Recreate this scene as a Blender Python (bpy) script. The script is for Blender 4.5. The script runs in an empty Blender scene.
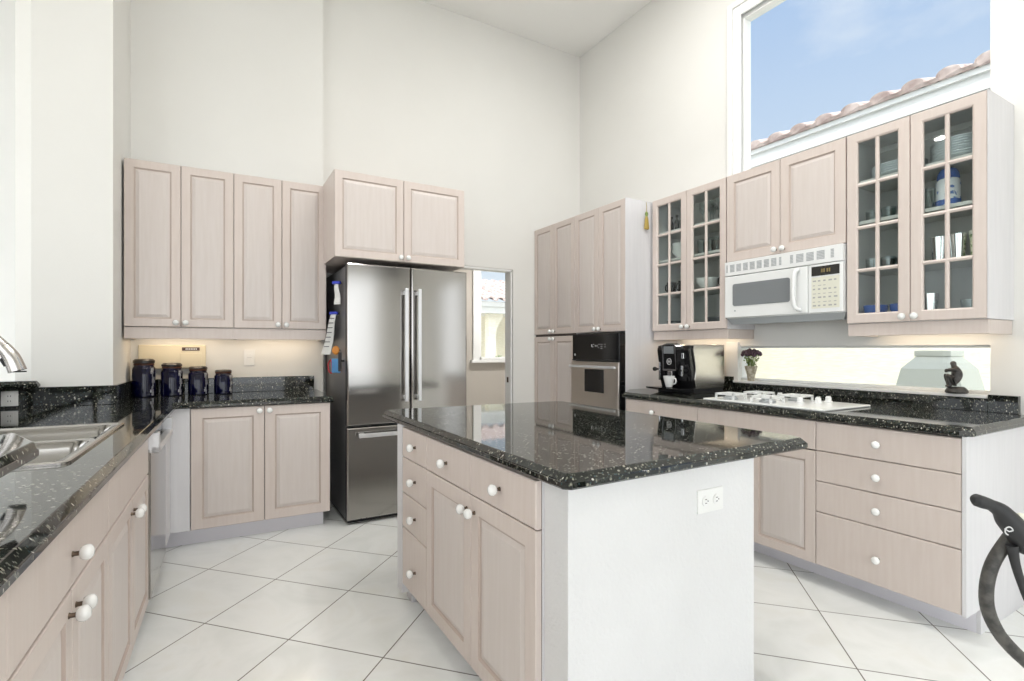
import bpy, math, random
from math import sin, cos, pi, radians
from mathutils import Vector, Matrix
random.seed(7)
SC = bpy.context.scene
COL = SC.collection

# ------------------------------------------------------------------ camera
EYE = 1.245
YAW = radians(30.25)
cam_data = bpy.data.cameras.new('camera')
cam = bpy.data.objects.new('camera', cam_data)
COL.objects.link(cam)
cam.location = (0, 0, EYE)
cam.rotation_euler = (pi / 2, 0, -YAW)
cam_data.sensor_width = 36.0
cam_data.lens = 515.0 / 1024.0 * 36.0
cam_data.shift_y = 8.5 / 1024.0
cam_data.clip_start = 0.05
SC.camera = cam

# ------------------------------------------------------------------ view
SC.view_settings.view_transform = 'Standard'
SC.view_settings.look = 'None'
SC.view_settings.gamma = 1
SC.view_settings.use_curve_mapping = False
SC.view_settings.exposure = 0.23

# ------------------------------------------------------------------ sky
world = bpy.data.worlds.new('sky')
SC.world = world
world.use_nodes = True
def build_sky():
    nt = world.node_tree
    N = nt.nodes; L = nt.links
    for n in list(N): N.remove(n)
    out = N.new('ShaderNodeOutputWorld'); bg = N.new('ShaderNodeBackground')
    tc = N.new('ShaderNodeTexCoord')
    sep = N.new('ShaderNodeSeparateXYZ'); L.new(tc.outputs['Generated'], sep.inputs[0])
    # blue deepens with height
    ramp = N.new('ShaderNodeValToRGB'); L.new(sep.outputs['Z'], ramp.inputs[0])
    e = ramp.color_ramp.elements
    e[0].position = 0.0; e[0].color = (0.80, 0.84, 0.86, 1)
    e[1].position = 0.30; e[1].color = (0.55, 0.66, 0.80, 1)
    k = e.new(0.62); k.color = (0.33, 0.48, 0.74, 1)
    k = e.new(1.0); k.color = (0.20, 0.38, 0.80, 1)
    # thin clouds
    mp = N.new('ShaderNodeMapping'); L.new(tc.outputs['Generated'], mp.inputs[0]); mp.inputs['Scale'].default_value = (1, 1, 2.2)
    nz = N.new('ShaderNodeTexNoise'); L.new(mp.outputs[0], nz.inputs['Vector'])
    nz.inputs['Scale'].default_value = 3.1; nz.inputs['Detail'].default_value = 6; nz.inputs['Roughness'].default_value = 0.55
    cr = N.new('ShaderNodeValToRGB'); L.new(nz.outputs[0], cr.inputs[0])
    cr.color_ramp.elements[0].position = 0.50; cr.color_ramp.elements[0].color = (0, 0, 0, 1)
    cr.color_ramp.elements[1].position = 0.78; cr.color_ramp.elements[1].color = (1, 1, 1, 1)
    mx = N.new('ShaderNodeMixRGB'); L.new(cr.outputs[0], mx.inputs[0]); L.new(ramp.outputs[0], mx.inputs[1]); mx.inputs[2].default_value = (0.80, 0.83, 0.87, 1)
    # sun's quarter of the sky brightened, out of view, to light the room
    vm = N.new('ShaderNodeVectorMath'); vm.operation = 'DOT_PRODUCT'; L.new(tc.outputs['Generated'], vm.inputs[0])
    vm.inputs[1].default_value = Vector((-0.62, -0.70, 0.35)).normalized()
    gr = N.new('ShaderNodeMapRange'); L.new(vm.outputs['Value'], gr.inputs[0])
    gr.interpolation_type = 'SMOOTHSTEP'
    gr.inputs[1].default_value = -0.15; gr.inputs[2].default_value = 0.9; gr.inputs[3].default_value = 0; gr.inputs[4].default_value = 1
    gm = N.new('ShaderNodeMixRGB'); L.new(gr.outputs[0], gm.inputs[0]); L.new(mx.outputs[0], gm.inputs[1]); gm.inputs[2].default_value = (2.9, 3.03, 3.15, 1)
    L.new(gm.outputs[0], bg.inputs[0]); bg.inputs[1].default_value = 1.0
    L.new(bg.outputs[0], out.inputs[0])
build_sky()

# ------------------------------------------------------------------ sun
sd = bpy.data.lights.new('sun', 'SUN'); sd.energy = 2.8; sd.angle = radians(0.6); sd.color = (1.0, 0.95, 0.86)
sun = bpy.data.objects.new('sun', sd); COL.objects.link(sun)
sun.rotation_euler = Vector((0.40, 0.22, -0.90)).to_track_quat('-Z', 'Y').to_euler()
CEIL_W = 15.0        # watts of each ceiling lamp, nearly all added as unseen fill
UNDER_W = 0.8        # watts of each under-cabinet strip

# ------------------------------------------------------------------ materials
def mat(name, col, rough=0.5, metal=0.0, spec=0.5, ior=1.5, coat=0.0, emit=None, es=0.0):
    m = bpy.data.materials.new(name); m.use_nodes = True
    b = m.node_tree.nodes['Principled BSDF']
    b.inputs['Base Color'].default_value = (*col, 1)
    b.inputs['Roughness'].default_value = rough
    b.inputs['Metallic'].default_value = metal
    b.inputs['Specular IOR Level'].default_value = spec
    b.inputs['IOR'].default_value = ior
    b.inputs['Coat Weight'].default_value = coat
    b.inputs['Coat Roughness'].default_value = 0.04
    if emit:
        b.inputs['Emission Color'].default_value = (*emit, 1); b.inputs['Emission Strength'].default_value = es
    return m
def nodes(m): return m.node_tree.nodes, m.node_tree.links, m.node_tree.nodes['Principled BSDF']
def objcoord(N, L, scale=(1, 1, 1), rot=(0, 0, 0)):
    tc = N.new('ShaderNodeTexCoord'); mp = N.new('ShaderNodeMapping')
    L.new(tc.outputs['Object'], mp.inputs[0]); mp.inputs['Scale'].default_value = scale; mp.inputs['Rotation'].default_value = rot
    return mp
def add_noise(m, a, b, scale, stretch=(1, 1, 1), bump=0.0, detail=4, lo=0.35, hi=0.65, bscale=None):
    N, L, B = nodes(m)
    mp = objcoord(N, L, stretch)
    nz = N.new('ShaderNodeTexNoise'); nz.inputs['Scale'].default_value = scale; nz.inputs['Detail'].default_value = detail
    L.new(mp.outputs[0], nz.inputs['Vector'])
    r = N.new('ShaderNodeValToRGB'); L.new(nz.outputs[0], r.inputs[0])
    r.color_ramp.elements[0].position = lo; r.color_ramp.elements[0].color = (*a, 1)
    r.color_ramp.elements[1].position = hi; r.color_ramp.elements[1].color = (*b, 1)
    L.new(r.outputs[0], B.inputs['Base Color'])
    if bump:
        src = nz
        if bscale:
            src = N.new('ShaderNodeTexNoise'); src.inputs['Scale'].default_value = bscale; src.inputs['Detail'].default_value = 3
            L.new(mp.outputs[0], src.inputs['Vector'])
        bp = N.new('ShaderNodeBump'); bp.inputs['Strength'].default_value = bump; bp.inputs['Distance'].default_value = 0.004
        L.new(src.outputs[0], bp.inputs['Height']); L.new(bp.outputs[0], B.inputs['Normal'])
    return m
M = {}
M['wall'] = add_noise(mat('wall_paint', (.8, .78, .73), 0.75, spec=0.2), (.775, .765, .73), (.795, .785, .75), 1.5, bump=0.10, bscale=160)
M['stucco'] = add_noise(mat('knockdown_plaster', (.82, .82, .8), 0.6, spec=0.3), (.715, .712, .71), (.745, .742, .74), 3, bump=0.6, bscale=75)
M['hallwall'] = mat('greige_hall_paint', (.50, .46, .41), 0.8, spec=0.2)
M['ceil'] = mat('ceiling_paint', (.86, .85, .82), 0.85, spec=0.1)
M['trim'] = mat('white_trim', (.84, .84, .82), 0.35)
M['wood'] = add_noise(mat('pickled_wood', (.6, .52, .48), 0.38), (.640, .553, .502), (.665, .583, .534), 9, (6, 6, 0.5), bump=0.02)
M['panel'] = add_noise(mat('pickled_panel', (.6, .54, .51), 0.38), (.635, .570, .530), (.660, .598, .562), 9, (6, 6, 0.4), bump=0.02)
M['glaze'] = mat('wood_glaze_in_groove', (.50, .41, .36), 0.5)
M['side'] = add_noise(mat('whitewashed_side', (.72, .70, .71), 0.45), (.69, .68, .69), (.72, .71, .72), 7, (5, 5, .4))
M['toe'] = mat('toe_kick_laminate', (.80, .78, .82), 0.4)
M['gap_shade'] = mat('painted_gap_shade', (.12, .10, .09), 0.8)  # dark colour stands in for the shade between door fronts
M['inside'] = mat('cabinet_interior', (.56, .56, .54), 0.6)
M['ovensteel'] = mat('oven_steel_reflection_tint', (.66, .60, .55), 0.36, 1.0)  # brighter warm tint stands in for the reflected wall and cabinets
M['porcelain'] = mat('white_porcelain', (.86, .86, .84), 0.12, coat=0.5)
M['brass'] = mat('dark_brass', (.10, .07, .05), 0.35, 0.8)
M['steel'] = mat('brushed_stainless', (.36, .345, .325), 0.13, 1.0)
M['steel_d'] = mat('dark_fridge_side', (.16, .16, .165), 0.35, 0.4)
M['chrome'] = mat('chrome', (.78, .78, .79), 0.08, 1.0)
M['nickel'] = mat('brushed_nickel', (.55, .52, .49), 0.22, 1.0)
M['handle'] = mat('satin_handle', (.72, .72, .73), 0.35, 0.6)
M['black'] = mat('gloss_black', (.008, .008, .009), 0.08)
M['blackm'] = mat('matt_black', (.02, .02, .021), 0.55)
M['rubber'] = add_noise(mat('bar_tape', (.03, .03, .03), 0.5), (.030, .028, .026), (.085, .080, .070), 60)
M['white'] = mat('white_enamel', (.82, .83, .82), 0.22, coat=0.3)
M['whitem'] = mat('white_plastic', (.80, .80, .78), 0.4)
M['keys'] = mat('cream_keypad', (.74, .73, .62), 0.5)
M['greywin'] = mat('microwave_mesh_window', (.20, .215, .225), 0.18)
M['ventgrey'] = mat('vent_grey', (.40, .42, .43), 0.5)
M['keymark'] = mat('grey_print', (.42, .42, .40), 0.6)
M['display'] = mat('display_black', (.015, .013, .01), 0.15)
M['lcd'] = mat('display_digits', (.22, .16, .06), 0.4)
M['lcdw'] = mat('panel_print', (.62, .62, .62), 0.4)
M['bronze'] = add_noise(mat('dark_stone', (.06, .055, .05), 0.42), (.022, .020, .019), (.075, .070, .065), 40, bump=0.3)
M['plate'] = mat('plate_glaze', (.66, .71, .74), 0.12)
M['bowl'] = mat('white_bowl', (.75, .76, .75), 0.2)
M['bluewhite'] = add_noise(mat('blue_white_glaze', (.7, .74, .8), 0.15), (.72, .74, .78), (.10, .18, .42), 38, lo=0.56, hi=0.60)
M['blueglz'] = mat('blue_glaze', (.05, .12, .40), 0.15)
M['mug'] = add_noise(mat('patterned_mug', (.5, .45, .2), 0.3), (.62, .60, .42), (.12, .20, .06), 60, lo=0.5, hi=0.56)
M['green'] = add_noise(mat('leaf_green', (.2, .3, .06), 0.6), (.10, .17, .04), (.26, .34, .10), 30)
M['purple'] = add_noise(mat('dried_flower', (.06, .035, .05), 0.8), (.035, .02, .03), (.12, .07, .09), 80)
M['pot'] = add_noise(mat('mottled_pot', (.4, .36, .27), 0.6), (.30, .26, .18), (.58, .53, .42), 45)
M['cobalt'] = mat('cobalt_glass', (.0008, .0012, .020), 0.06, spec=0.4)
M['lid'] = mat('dark_wood_lid', (.014, .010, .009), 0.30)
M['rust'] = mat('amber_gasket', (.09, .035, .018), 0.4)
M['silver'] = add_noise(mat('etched_silver', (.6, .6, .62), 0.35, 0.6), (.35, .35, .38), (.80, .80, .82), 70)
M['cream'] = mat('cream_plastic', (.74, .67, .50), 0.45)
M['creamd'] = mat('cream_plastic_shade', (.66, .59, .43), 0.5)
M['brown'] = mat('brown_label', (.07, .03, .02), 0.35)
M['paper'] = mat('paper', (.74, .73, .70), 0.8)
M['ink'] = mat('printed_ink', (.12, .12, .13), 0.8)
M['clip'] = mat('blue_clip', (.02, .04, .48), 0.35)
M['red'] = mat('red_magnet', (.55, .05, .06), 0.4)
M['teal'] = mat('blue_magnet', (.08, .26, .52), 0.4)
M['orange'] = mat('orange_magnet', (.65, .25, .04), 0.5)
M['gold'] = mat('gold_tassel', (.42, .30, .07), 0.6)
M['fascia'] = mat('white_fascia', (.68, .68, .66), 0.5)
M['extwall'] = add_noise(mat('cream_stucco_outside', (.88, .84, .70), 0.9), (.84, .79, .63), (.90, .87, .76), 7, (1, 1.2, 9))
M['cover'] = mat('grey_green_cover', (.56, .58, .53), 0.7)
M['extground'] = mat('pale_patio', (.78, .75, .70), 0.9)
M['terra'] = add_noise(mat('weathered_clay_tile', (.5, .35, .28), 0.85), (.36, .27, .245), (.60, .50, .46), 9)
M['bark'] = mat('bark', (.12, .09, .06), 0.9)
M['lamp'] = mat('lamp_lens', (.9, .9, .9), 0.5, emit=(1, .93, .82), es=6)
M['strip'] = mat('strip_lens', (.9, .85, .7), 0.5, emit=(1, .80, .55), es=2.5)
M['bulbw'] = mat('slot_dark', (.10, .10, .10), 0.6)

def granite():
    m = mat('black_galaxy_granite', (.012, .013, .012), 0.04, ior=1.52)
    N, L, B = nodes(m)
    tc = N.new('ShaderNodeTexCoord')
    nz = N.new('ShaderNodeTexNoise'); nz.inputs['Scale'].default_value = 22; nz.inputs['Detail'].default_value = 4
    L.new(tc.outputs['Object'], nz.inputs['Vector'])
    base = N.new('ShaderNodeValToRGB'); L.new(nz.outputs[0], base.inputs[0])
    base.color_ramp.elements[0].position = 0.38; base.color_ramp.elements[0].color = (.003, .0035, .0035, 1)
    base.color_ramp.elements[1].position = 0.68; base.color_ramp.elements[1].color = (.020, .024, .018, 1)
    cur = base.outputs[0]
    for sc, th0, th1, col, seed in ((66, .34, .24, (.26, .25, .20), 0), (110, .38, .26, (.14, .145, .115), 5), (46, .22, .15, (.52, .50, .45), 9), (85, .30, .2, (.05, .08, .085), 14)):
        mp = N.new('ShaderNodeMapping'); L.new(tc.outputs['Object'], mp.inputs[0]); mp.inputs['Location'].default_value = (seed, seed, seed)
        mp.inputs['Rotation'].default_value = (.6, .4, seed); mp.inputs['Scale'].default_value = (1, 1.7, 1)
        v = N.new('ShaderNodeTexVoronoi'); v.inputs['Scale'].default_value = sc; L.new(mp.outputs[0], v.inputs['Vector'])
        d = N.new('ShaderNodeMapRange'); L.new(v.outputs['Distance'], d.inputs[0]); d.inputs[1].default_value = th0; d.inputs[2].default_value = th1
        sp = N.new('ShaderNodeSeparateColor'); L.new(v.outputs['Color'], sp.inputs[0])
        g = N.new('ShaderNodeMath'); g.operation = 'GREATER_THAN'; L.new(sp.outputs[0], g.inputs[0]); g.inputs[1].default_value = 0.66
        mul = N.new('ShaderNodeMath'); mul.operation = 'MULTIPLY'; L.new(d.outputs[0], mul.inputs[0]); L.new(g.outputs[0], mul.inputs[1])
        mx = N.new('ShaderNodeMixRGB'); L.new(mul.outputs[0], mx.inputs[0]); L.new(cur, mx.inputs[1]); mx.inputs[2].default_value = (*col, 1)
        cur = mx.outputs[0]
    L.new(cur, B.inputs['Base Color'])
    return m
M['granite'] = granite()

def floor_mat():
    m = mat('polished_marble_tile', (.78, .78, .74), 0.12, ior=1.5)
    N, L, B = nodes(m)
    tc = N.new('ShaderNodeTexCoord'); sep = N.new('ShaderNodeSeparateXYZ'); L.new(tc.outputs['Object'], sep.inputs[0])
    def lin(nx, ny, off, pitch):
        a = N.new('ShaderNodeMath'); a.operation = 'MULTIPLY'; L.new(sep.outputs['X'], a.inputs[0]); a.inputs[1].default_value = nx / pitch
        b = N.new('ShaderNodeMath'); b.operation = 'MULTIPLY_ADD'; L.new(sep.outputs['Y'], b.inputs[0]); b.inputs[1].default_value = ny / pitch; L.new(a.outputs[0], b.inputs[2])
        c = N.new('ShaderNodeMath'); c.operation = 'SUBTRACT'; L.new(b.outputs[0], c.inputs[0]); c.inputs[1].default_value = off / pitch
        fl = N.new('ShaderNodeMath'); fl.operation = 'FLOOR'; L.new(c.outputs[0], fl.inputs[0])
        rd = N.new('ShaderNodeMath'); rd.operation = 'ROUND'; L.new(c.outputs[0], rd.inputs[0])
        df = N.new('ShaderNodeMath'); df.operation = 'SUBTRACT'; L.new(c.outputs[0], df.inputs[0]); L.new(rd.outputs[0], df.inputs[1])
        ab = N.new('ShaderNodeMath'); ab.operation = 'ABSOLUTE'; L.new(df.outputs[0], ab.inputs[0])
        return ab.outputs[0], fl.outputs[0]
    P = 0.4755
    t1 = radians(-46.8); t2 = radians(45.2)
    a1, f1 = lin(-sin(t1), cos(t1), 1.843, .4605); a2, f2 = lin(-sin(t2), cos(t2), 1.025, .4555)
    mn = N.new('ShaderNodeMath'); mn.operation = 'MINIMUM'; L.new(a1, mn.inputs[0]); L.new(a2, mn.inputs[1])
    gm = N.new('ShaderNodeMapRange'); L.new(mn.outputs[0], gm.inputs[0]); gm.inputs[1].default_value = 0.0045; gm.inputs[2].default_value = 0.0075; gm.inputs[3].default_value = 1; gm.inputs[4].default_value = 0
    cb = N.new('ShaderNodeCombineXYZ'); L.new(f1, cb.inputs[0]); L.new(f2, cb.inputs[1])
    wn = N.new('ShaderNodeTexWhiteNoise'); L.new(cb.outputs[0], wn.inputs[0])
    ad = N.new('ShaderNodeVectorMath'); ad.operation = 'MULTIPLY_ADD'; L.new(wn.outputs['Color'], ad.inputs[0]); ad.inputs[1].default_value = (20, 20, 20); L.new(tc.outputs['Object'], ad.inputs[2])
    nz = N.new('ShaderNodeTexNoise'); nz.inputs['Scale'].default_value = 2.6; nz.inputs['Detail'].default_value = 7; nz.inputs['Distortion'].default_value = 1.6; L.new(ad.outputs[0], nz.inputs['Vector'])
    rp = N.new('ShaderNodeValToRGB'); L.new(nz.outputs[0], rp.inputs[0])
    e = rp.color_ramp.elements; e[0].position = .30; e[0].color = (.80, .815, .79, 1); e[1].position = .52; e[1].color = (.865, .875, .855, 1)
    k = e.new(.66); k.color = (.84, .845, .81, 1)
    mx = N.new('ShaderNodeMixRGB'); L.new(gm.outputs[0], mx.inputs[0]); L.new(rp.outputs[0], mx.inputs[1]); mx.inputs[2].default_value = (.16, .145, .125, 1)
    L.new(mx.outputs[0], B.inputs['Base Color'])
    rr = N.new('ShaderNodeMapRange'); L.new(gm.outputs[0], rr.inputs[0]); rr.inputs[3].default_value = 0.11; rr.inputs[4].default_value = 0.7
    L.new(rr.outputs[0], B.inputs['Roughness'])
    return m
M['floor'] = floor_mat()

def glass_mat(name, tint=(1, 1, 1), ior=1.45, extra=0.0):
    m = bpy.data.materials.new(name); m.use_nodes = True
    N, L = m.node_tree.nodes, m.node_tree.links
    for n in list(N): N.remove(n)
    o = N.new('ShaderNodeOutputMaterial'); tr = N.new('ShaderNodeBsdfTransparent'); gl = N.new('ShaderNodeBsdfGlossy')
    tr.inputs[0].default_value = (*tint, 1); gl.inputs['Roughness'].default_value = 0.02
    fr = N.new('ShaderNodeFresnel'); ge = N.new('ShaderNodeNewGeometry'); mi = N.new('ShaderNodeMix')
    # thin glass: the same reflectance on both faces of the pane
    mi.inputs[2].default_value = ior; mi.inputs[3].default_value = 1.0 / ior
    L.new(ge.outputs['Backfacing'], mi.inputs[0]); L.new(mi.outputs[0], fr.inputs[0])
    ad = N.new('ShaderNodeMath'); ad.operation = 'ADD'; L.new(fr.outputs[0], ad.inputs[0]); ad.inputs[1].default_value = extra; ad.use_clamp = True
    mx = N.new('ShaderNodeMixShader'); L.new(ad.outputs[0], mx.inputs[0]); L.new(tr.outputs[0], mx.inputs[1]); L.new(gl.outputs[0], mx.inputs[2])
    L.new(mx.outputs[0], o.inputs[0]); return m
M['pane'] = glass_mat('cabinet_glass', (.93, .96, .95), 1.35)
M['winpane'] = glass_mat('window_glass', (.97, .985, .99), 1.3)
M['glassware'] = glass_mat('drinking_glass', (.80, .86, .86), 1.5, 0.06)

# ------------------------------------------------------------------ mesh helpers
class MB:
    def __init__(s): s.v = []; s.f = []; s.m = []
    def quad(s, pts, m=0):
        b = len(s.v); s.v += [tuple(p) for p in pts]; s.f.append(tuple(range(b, b + len(pts)))); s.m.append(m); return s
    def box(s, x0, x1, y0, y1, z0, z1, m=0):
        if x0 > x1: x0, x1 = x1, x0
        if y0 > y1: y0, y1 = y1, y0
        b = len(s.v)
        s.v += [(x0, y0, z0), (x1, y0, z0), (x1, y1, z0), (x0, y1, z0), (x0, y0, z1), (x1, y0, z1), (x1, y1, z1), (x0, y1, z1)]
        for f in ((0, 3, 2, 1), (4, 5, 6, 7), (0, 1, 5, 4), (1, 2, 6, 5), (2, 3, 7, 6), (3, 0, 4, 7)):
            s.f.append(tuple(b + i for i in f)); s.m.append(m)
        return s
    def loops(s, L, m=None, cap0=True, cap1=True):
        n = len(L[0]); b = len(s.v)
        for l in L: s.v += [tuple(p) for p in l]
        for k in range(len(L) - 1):
            mm = m[k] if isinstance(m, (list, tuple)) else (m or 0)
            for i in range(n):
                j = (i + 1) % n
                s.f.append((b + k * n + i, b + k * n + j, b + (k + 1) * n + j, b + (k + 1) * n + i)); s.m.append(mm)
        m0 = m[0] if isinstance(m, (list, tuple)) else (m or 0); m1 = m[-1] if isinstance(m, (list, tuple)) else (m or 0)
        if cap0: s.f.append(tuple(b + i for i in reversed(range(n)))); s.m.append(m0)
        if cap1: s.f.append(tuple(b + (len(L) - 1) * n + i for i in range(n))); s.m.append(m1)
        return s
    def prism(s, poly, z0, z1, m=0):
        return s.loops([[(x, y, z0) for x, y in poly], [(x, y, z1) for x, y in poly]], m)
    def lathe(s, prof, c=(0, 0, 0), seg=20, m=0, axis='z', mats=None, cap=True, sq=1.0):
        L = []
        for r, h in prof:
            ring = []
            for i in range(seg):
                a = 2 * pi * i / seg
                u, w = r * cos(a), r * sin(a) * sq
                if axis == 'z': p = (c[0] + u, c[1] + w, c[2] + h)
                elif axis == 'y': p = (c[0] + u, c[1] + h, c[2] - w)
                else: p = (c[0] + h, c[1] + u, c[2] + w)
                ring.append(p)
            L.append(ring)
        return s.loops(L, mats if mats else m, cap, cap)
    def tube(s, pts, r, seg=10, m=0, sub=True):
        pts = [Vector(p) for p in pts]
        if not isinstance(r, (list, tuple)): r = [r] * len(pts)
        if sub and len(pts) > 2:
            np_, nr = [], []
            for i in range(len(pts) - 1):
                p0 = pts[max(i - 1, 0)]; p1 = pts[i]; p2 = pts[i + 1]; p3 = pts[min(i + 2, len(pts) - 1)]
                for k in range(4):
                    t = k / 4
                    q = 0.5 * ((2 * p1) + (p2 - p0) * t + (2 * p0 - 5 * p1 + 4 * p2 - p3) * t * t + (3 * p1 - p0 - 3 * p2 + p3) * t ** 3)
                    np_.append(q); nr.append(r[i] + (r[i + 1] - r[i]) * t)
            np_.append(pts[-1]); nr.append(r[-1]); pts, r = np_, nr
        L = []; up = None
        for i, p in enumerate(pts):
            d = (pts[min(i + 1, len(pts) - 1)] - pts[max(i - 1, 0)]).normalized()
            if up is None:
                up = Vector((0, 0, 1)) if abs(d.z) < .9 else Vector((1, 0, 0))
            a = d.cross(up).normalized(); bb = a.cross(d).normalized(); up = bb
            L.append([tuple(p + a * (r[i] * cos(2 * pi * k / seg)) + bb * (r[i] * sin(2 * pi * k / seg))) for k in range(seg)])
        return s.loops(L, m)
    def build(s, name, mats, parent=None, smooth=False, bevel=0.0, loc=None, bseg=2):
        me = bpy.data.meshes.new(name); me.from_pydata(s.v, [], s.f)
        mats = mats if isinstance(mats, (list, tuple)) else [mats]
        for k in mats: me.materials.append(M[k])
        for p, mi in zip(me.polygons, s.m): p.material_index = mi
        me.update()
        if smooth:
            me.polygons.foreach_set('use_smooth', [True] * len(me.polygons))
            try: me.set_sharp_from_angle(angle=radians(40))
            except Exception: pass
        o = bpy.data.objects.new(name, me); COL.objects.link(o)
        if parent: o.parent = parent
        if loc: o.location = loc
        if bevel:
            b = o.modifiers.new('bevel', 'BEVEL'); b.width = bevel; b.segments = bseg; b.limit_method = 'ANGLE'; b.angle_limit = radians(35)
        return o
def setp(o, label=None, cat=None, group=None, kind=None):
    if label: o['label'] = label
    if cat: o['category'] = cat
    if group: o['group'] = group
    if kind: o['kind'] = kind
    return o
def thing(name, label, cat, loc=(0, 0, 0), rz=0.0, group=None):
    o = bpy.data.objects.new(name, None); COL.objects.link(o)
    o.empty_display_size = 0.05; o.location = loc; o.rotation_euler = (0, 0, rz)
    return setp(o, label, cat, group)
def struct(name, mb, m, bevel=0.0, label=None, smooth=False):
    o = mb.build(name, m, bevel=bevel, smooth=smooth); o['kind'] = 'structure'
    if label: o['label'] = label
    return o
def copy_tree(o, parent=None):
    c = o.copy(); COL.objects.link(c)
    if parent: c.parent = parent
    for ch in [k for k in bpy.data.objects if k.parent == o]: copy_tree(ch, c)
    return c
def offset(poly, d):
    """inset a counter-clockwise polygon by d"""
    n = len(poly); out = []
    for i in range(n):
        p0 = Vector(poly[i - 1]); p1 = Vector(poly[i]); p2 = Vector(poly[(i + 1) % n])
        a = (p1 - p0).normalized(); b = (p2 - p1).normalized()
        na = Vector((-a.y, a.x)); nb = Vector((-b.y, b.x))
        k = (na + nb); k = k / max(k.dot(na), 0.2)
        out.append((p1.x + k.x * d, p1.y + k.y * d))
    return out
def slab(poly, z0, z1, ch=0.016):
    """stone slab with a wide chamfer on its upper edge"""
    mb = MB()
    rows = [(0.006, z0), (0.0, z0 + .006), (0.0, z0 + (z1 - z0) * .50), (.0025, z0 + (z1 - z0) * .53), (.003, z0 + (z1 - z0) * .58), (ch, z1 - .001), (ch + .003, z1)]
    mb.loops([[(x, y, z) for x, y in offset(poly, d)] for d, z in rows], 0)
    return mb

# the left-hand run and its wall stand 1.7 degrees off the rest of the room
RL = radians(-1.7)
def LF(x, y, z=0.0):
    dx, dy = x + .2, y - 3.8
    return (-.2 + dx * cos(RL) - dy * sin(RL), 3.8 + dx * sin(RL) + dy * cos(RL), z)
def LP(poly): return [LF(x, y)[:2] for x, y in poly]

# ================================================================== THE ROOM
CZ = 4.49
struct('floor', MB().box(-4.7, 7.0, -3.4, 7.0, -.12, 0), 'floor', label='white polished marble tiles laid on the diagonal with dark grout')
struct('ceiling', MB().box(-4.7, 3.72, -3.4, 4.9, CZ, CZ + .15), 'ceil')
# right wall with the high window and the slot window behind the hob
WX = 3.54
mb = MB(); X0, X1 = WX, WX + .17
mb.box(X0, X1, -3.2, -1.5, 0, CZ); mb.box(X0, X1, -.35, 1.073, 0, CZ); mb.box(X0, X1, -1.5, -.35, 2.4, CZ)                     # nearer than both windows
mb.box(X0, X1, 2.60, 4.75, 0, CZ)                      # farther than both windows
mb.box(X0, X1, 1.073, 2.60, 0, .985); mb.box(X0, X1, 1.073, 2.60, 1.266, 2.50)
mb.box(X0, X1, 1.073, 2.60, 3.86, CZ)
struct('wall_right', mb, 'wall')
# high window
w = MB()
w.box(WX - .018, WX - .0005, 2.545, 2.612, 2.44, 3.90)
w.box(WX - .030, WX - .0005, 2.6125, 2.655, 2.44, 3.945)
w.box(WX - .018, WX - .0005, 1.075, 2.5445, 3.825, 3.90)
w.box(WX - .030, WX - .0005, 1.075, 2.612, 3.9005, 3.945)
w.box(WX - .018, WX - .0005, 1.075, 2.5445, 2.44, 2.50)
win = struct('window_1', w, 'trim', bevel=.004, label='tall fixed window high above the wall cabinets')
f = MB(); f.box(WX + .02, WX + .10, 2.535, 2.599, 2.501, 3.859); f.box(WX + .02, WX + .10, 1.075, 2.5345, 3.80, 3.859); f.box(WX + .02, WX + .10, 1.075, 2.5345, 2.501, 2.55)
f.build('window_frame', 'trim', win, bevel=.004)
MB().box(WX + .055, WX + .061, 1.075, 2.534, 2.551, 3.799).build('pane', 'winpane', win)
# slot window behind the hob
w = MB()
w.box(WX - .02, WX + .02, 2.565, 2.67, .99, 1.30)
w.box(WX - .03, WX + .13, 1.075, 2.62, .985, 1.003)
w.box(WX + .06, WX + .10, 1.075, 2.60, 1.003, 1.020)
w.box(WX + .06, WX + .10, 1.075, 2.60, 1.252, 1.266)
win2 = struct('window_2', w, 'trim', bevel=.003, label='low slot window between counter and wall cabinets')
MB().box(WX + .077, WX + .083, 1.075, 2.599, 1.02, 1.252).build('pane', 'winpane', win2)
# back wall with the doorway beside the fridge
YB = 4.57; mb = MB()
DX0, DX1, DZ = 1.80, 2.677, 2.06
mb.box(.775, DX0, YB, YB + .11, 0, CZ); mb.box(DX1, 3.72, YB, YB + .11, 0, CZ); mb.box(DX0, DX1, YB, YB + .11, DZ, CZ)
struct('wall_back', mb, 'wall')
d = MB(); d.box(DX1 - .03, DX1 - .012, YB - .004, YB + .112, 0, DZ - .01, 0); d.box(DX0, DX1 - .012, YB - .004, YB + .112, DZ - .022, DZ - .004, 0)
dr = struct('door_1', d, 'trim', label='open cased doorway to the hall beside the fridge')
MB().box(DX1 - .034, DX1 - .0295, YB + .04, YB + .07, .90, .955).build('strike_plate', 'brass', dr)
# left-hand walls
struct('wall_back_left', MB().prism(LP([(-.514, 4.48), (.775, 4.48), (.775, 4.75), (-.514, 4.75)]), 0, CZ), 'wall')
struct('wall_left', MB().prism(LP([(-.975, 3.95), (-.885, 3.87), (-.514, 3.87), (-.514, 4.75), (-.975, 4.75)]), 0, CZ), 'wall')
struct('wall_bar', MB().prism(LP([(-1.18, .345), (-1.05, .345), (-1.05, 3.87), (-.89, 3.87), (-.98, 3.95), (-1.18, 3.95)]), 0, 1.02), 'wall', label='half wall behind the sink')
struct('wall_bar_return', MB().prism(LP([(-1.18, .2), (-.26, .2), (-.26, .343), (-1.18, .343)]), 0, 1.02), 'wall')
struct('wall_nook', MB().box(-4.7, -1.05, 4.75, 4.9, 0, CZ), 'trim')
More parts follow.
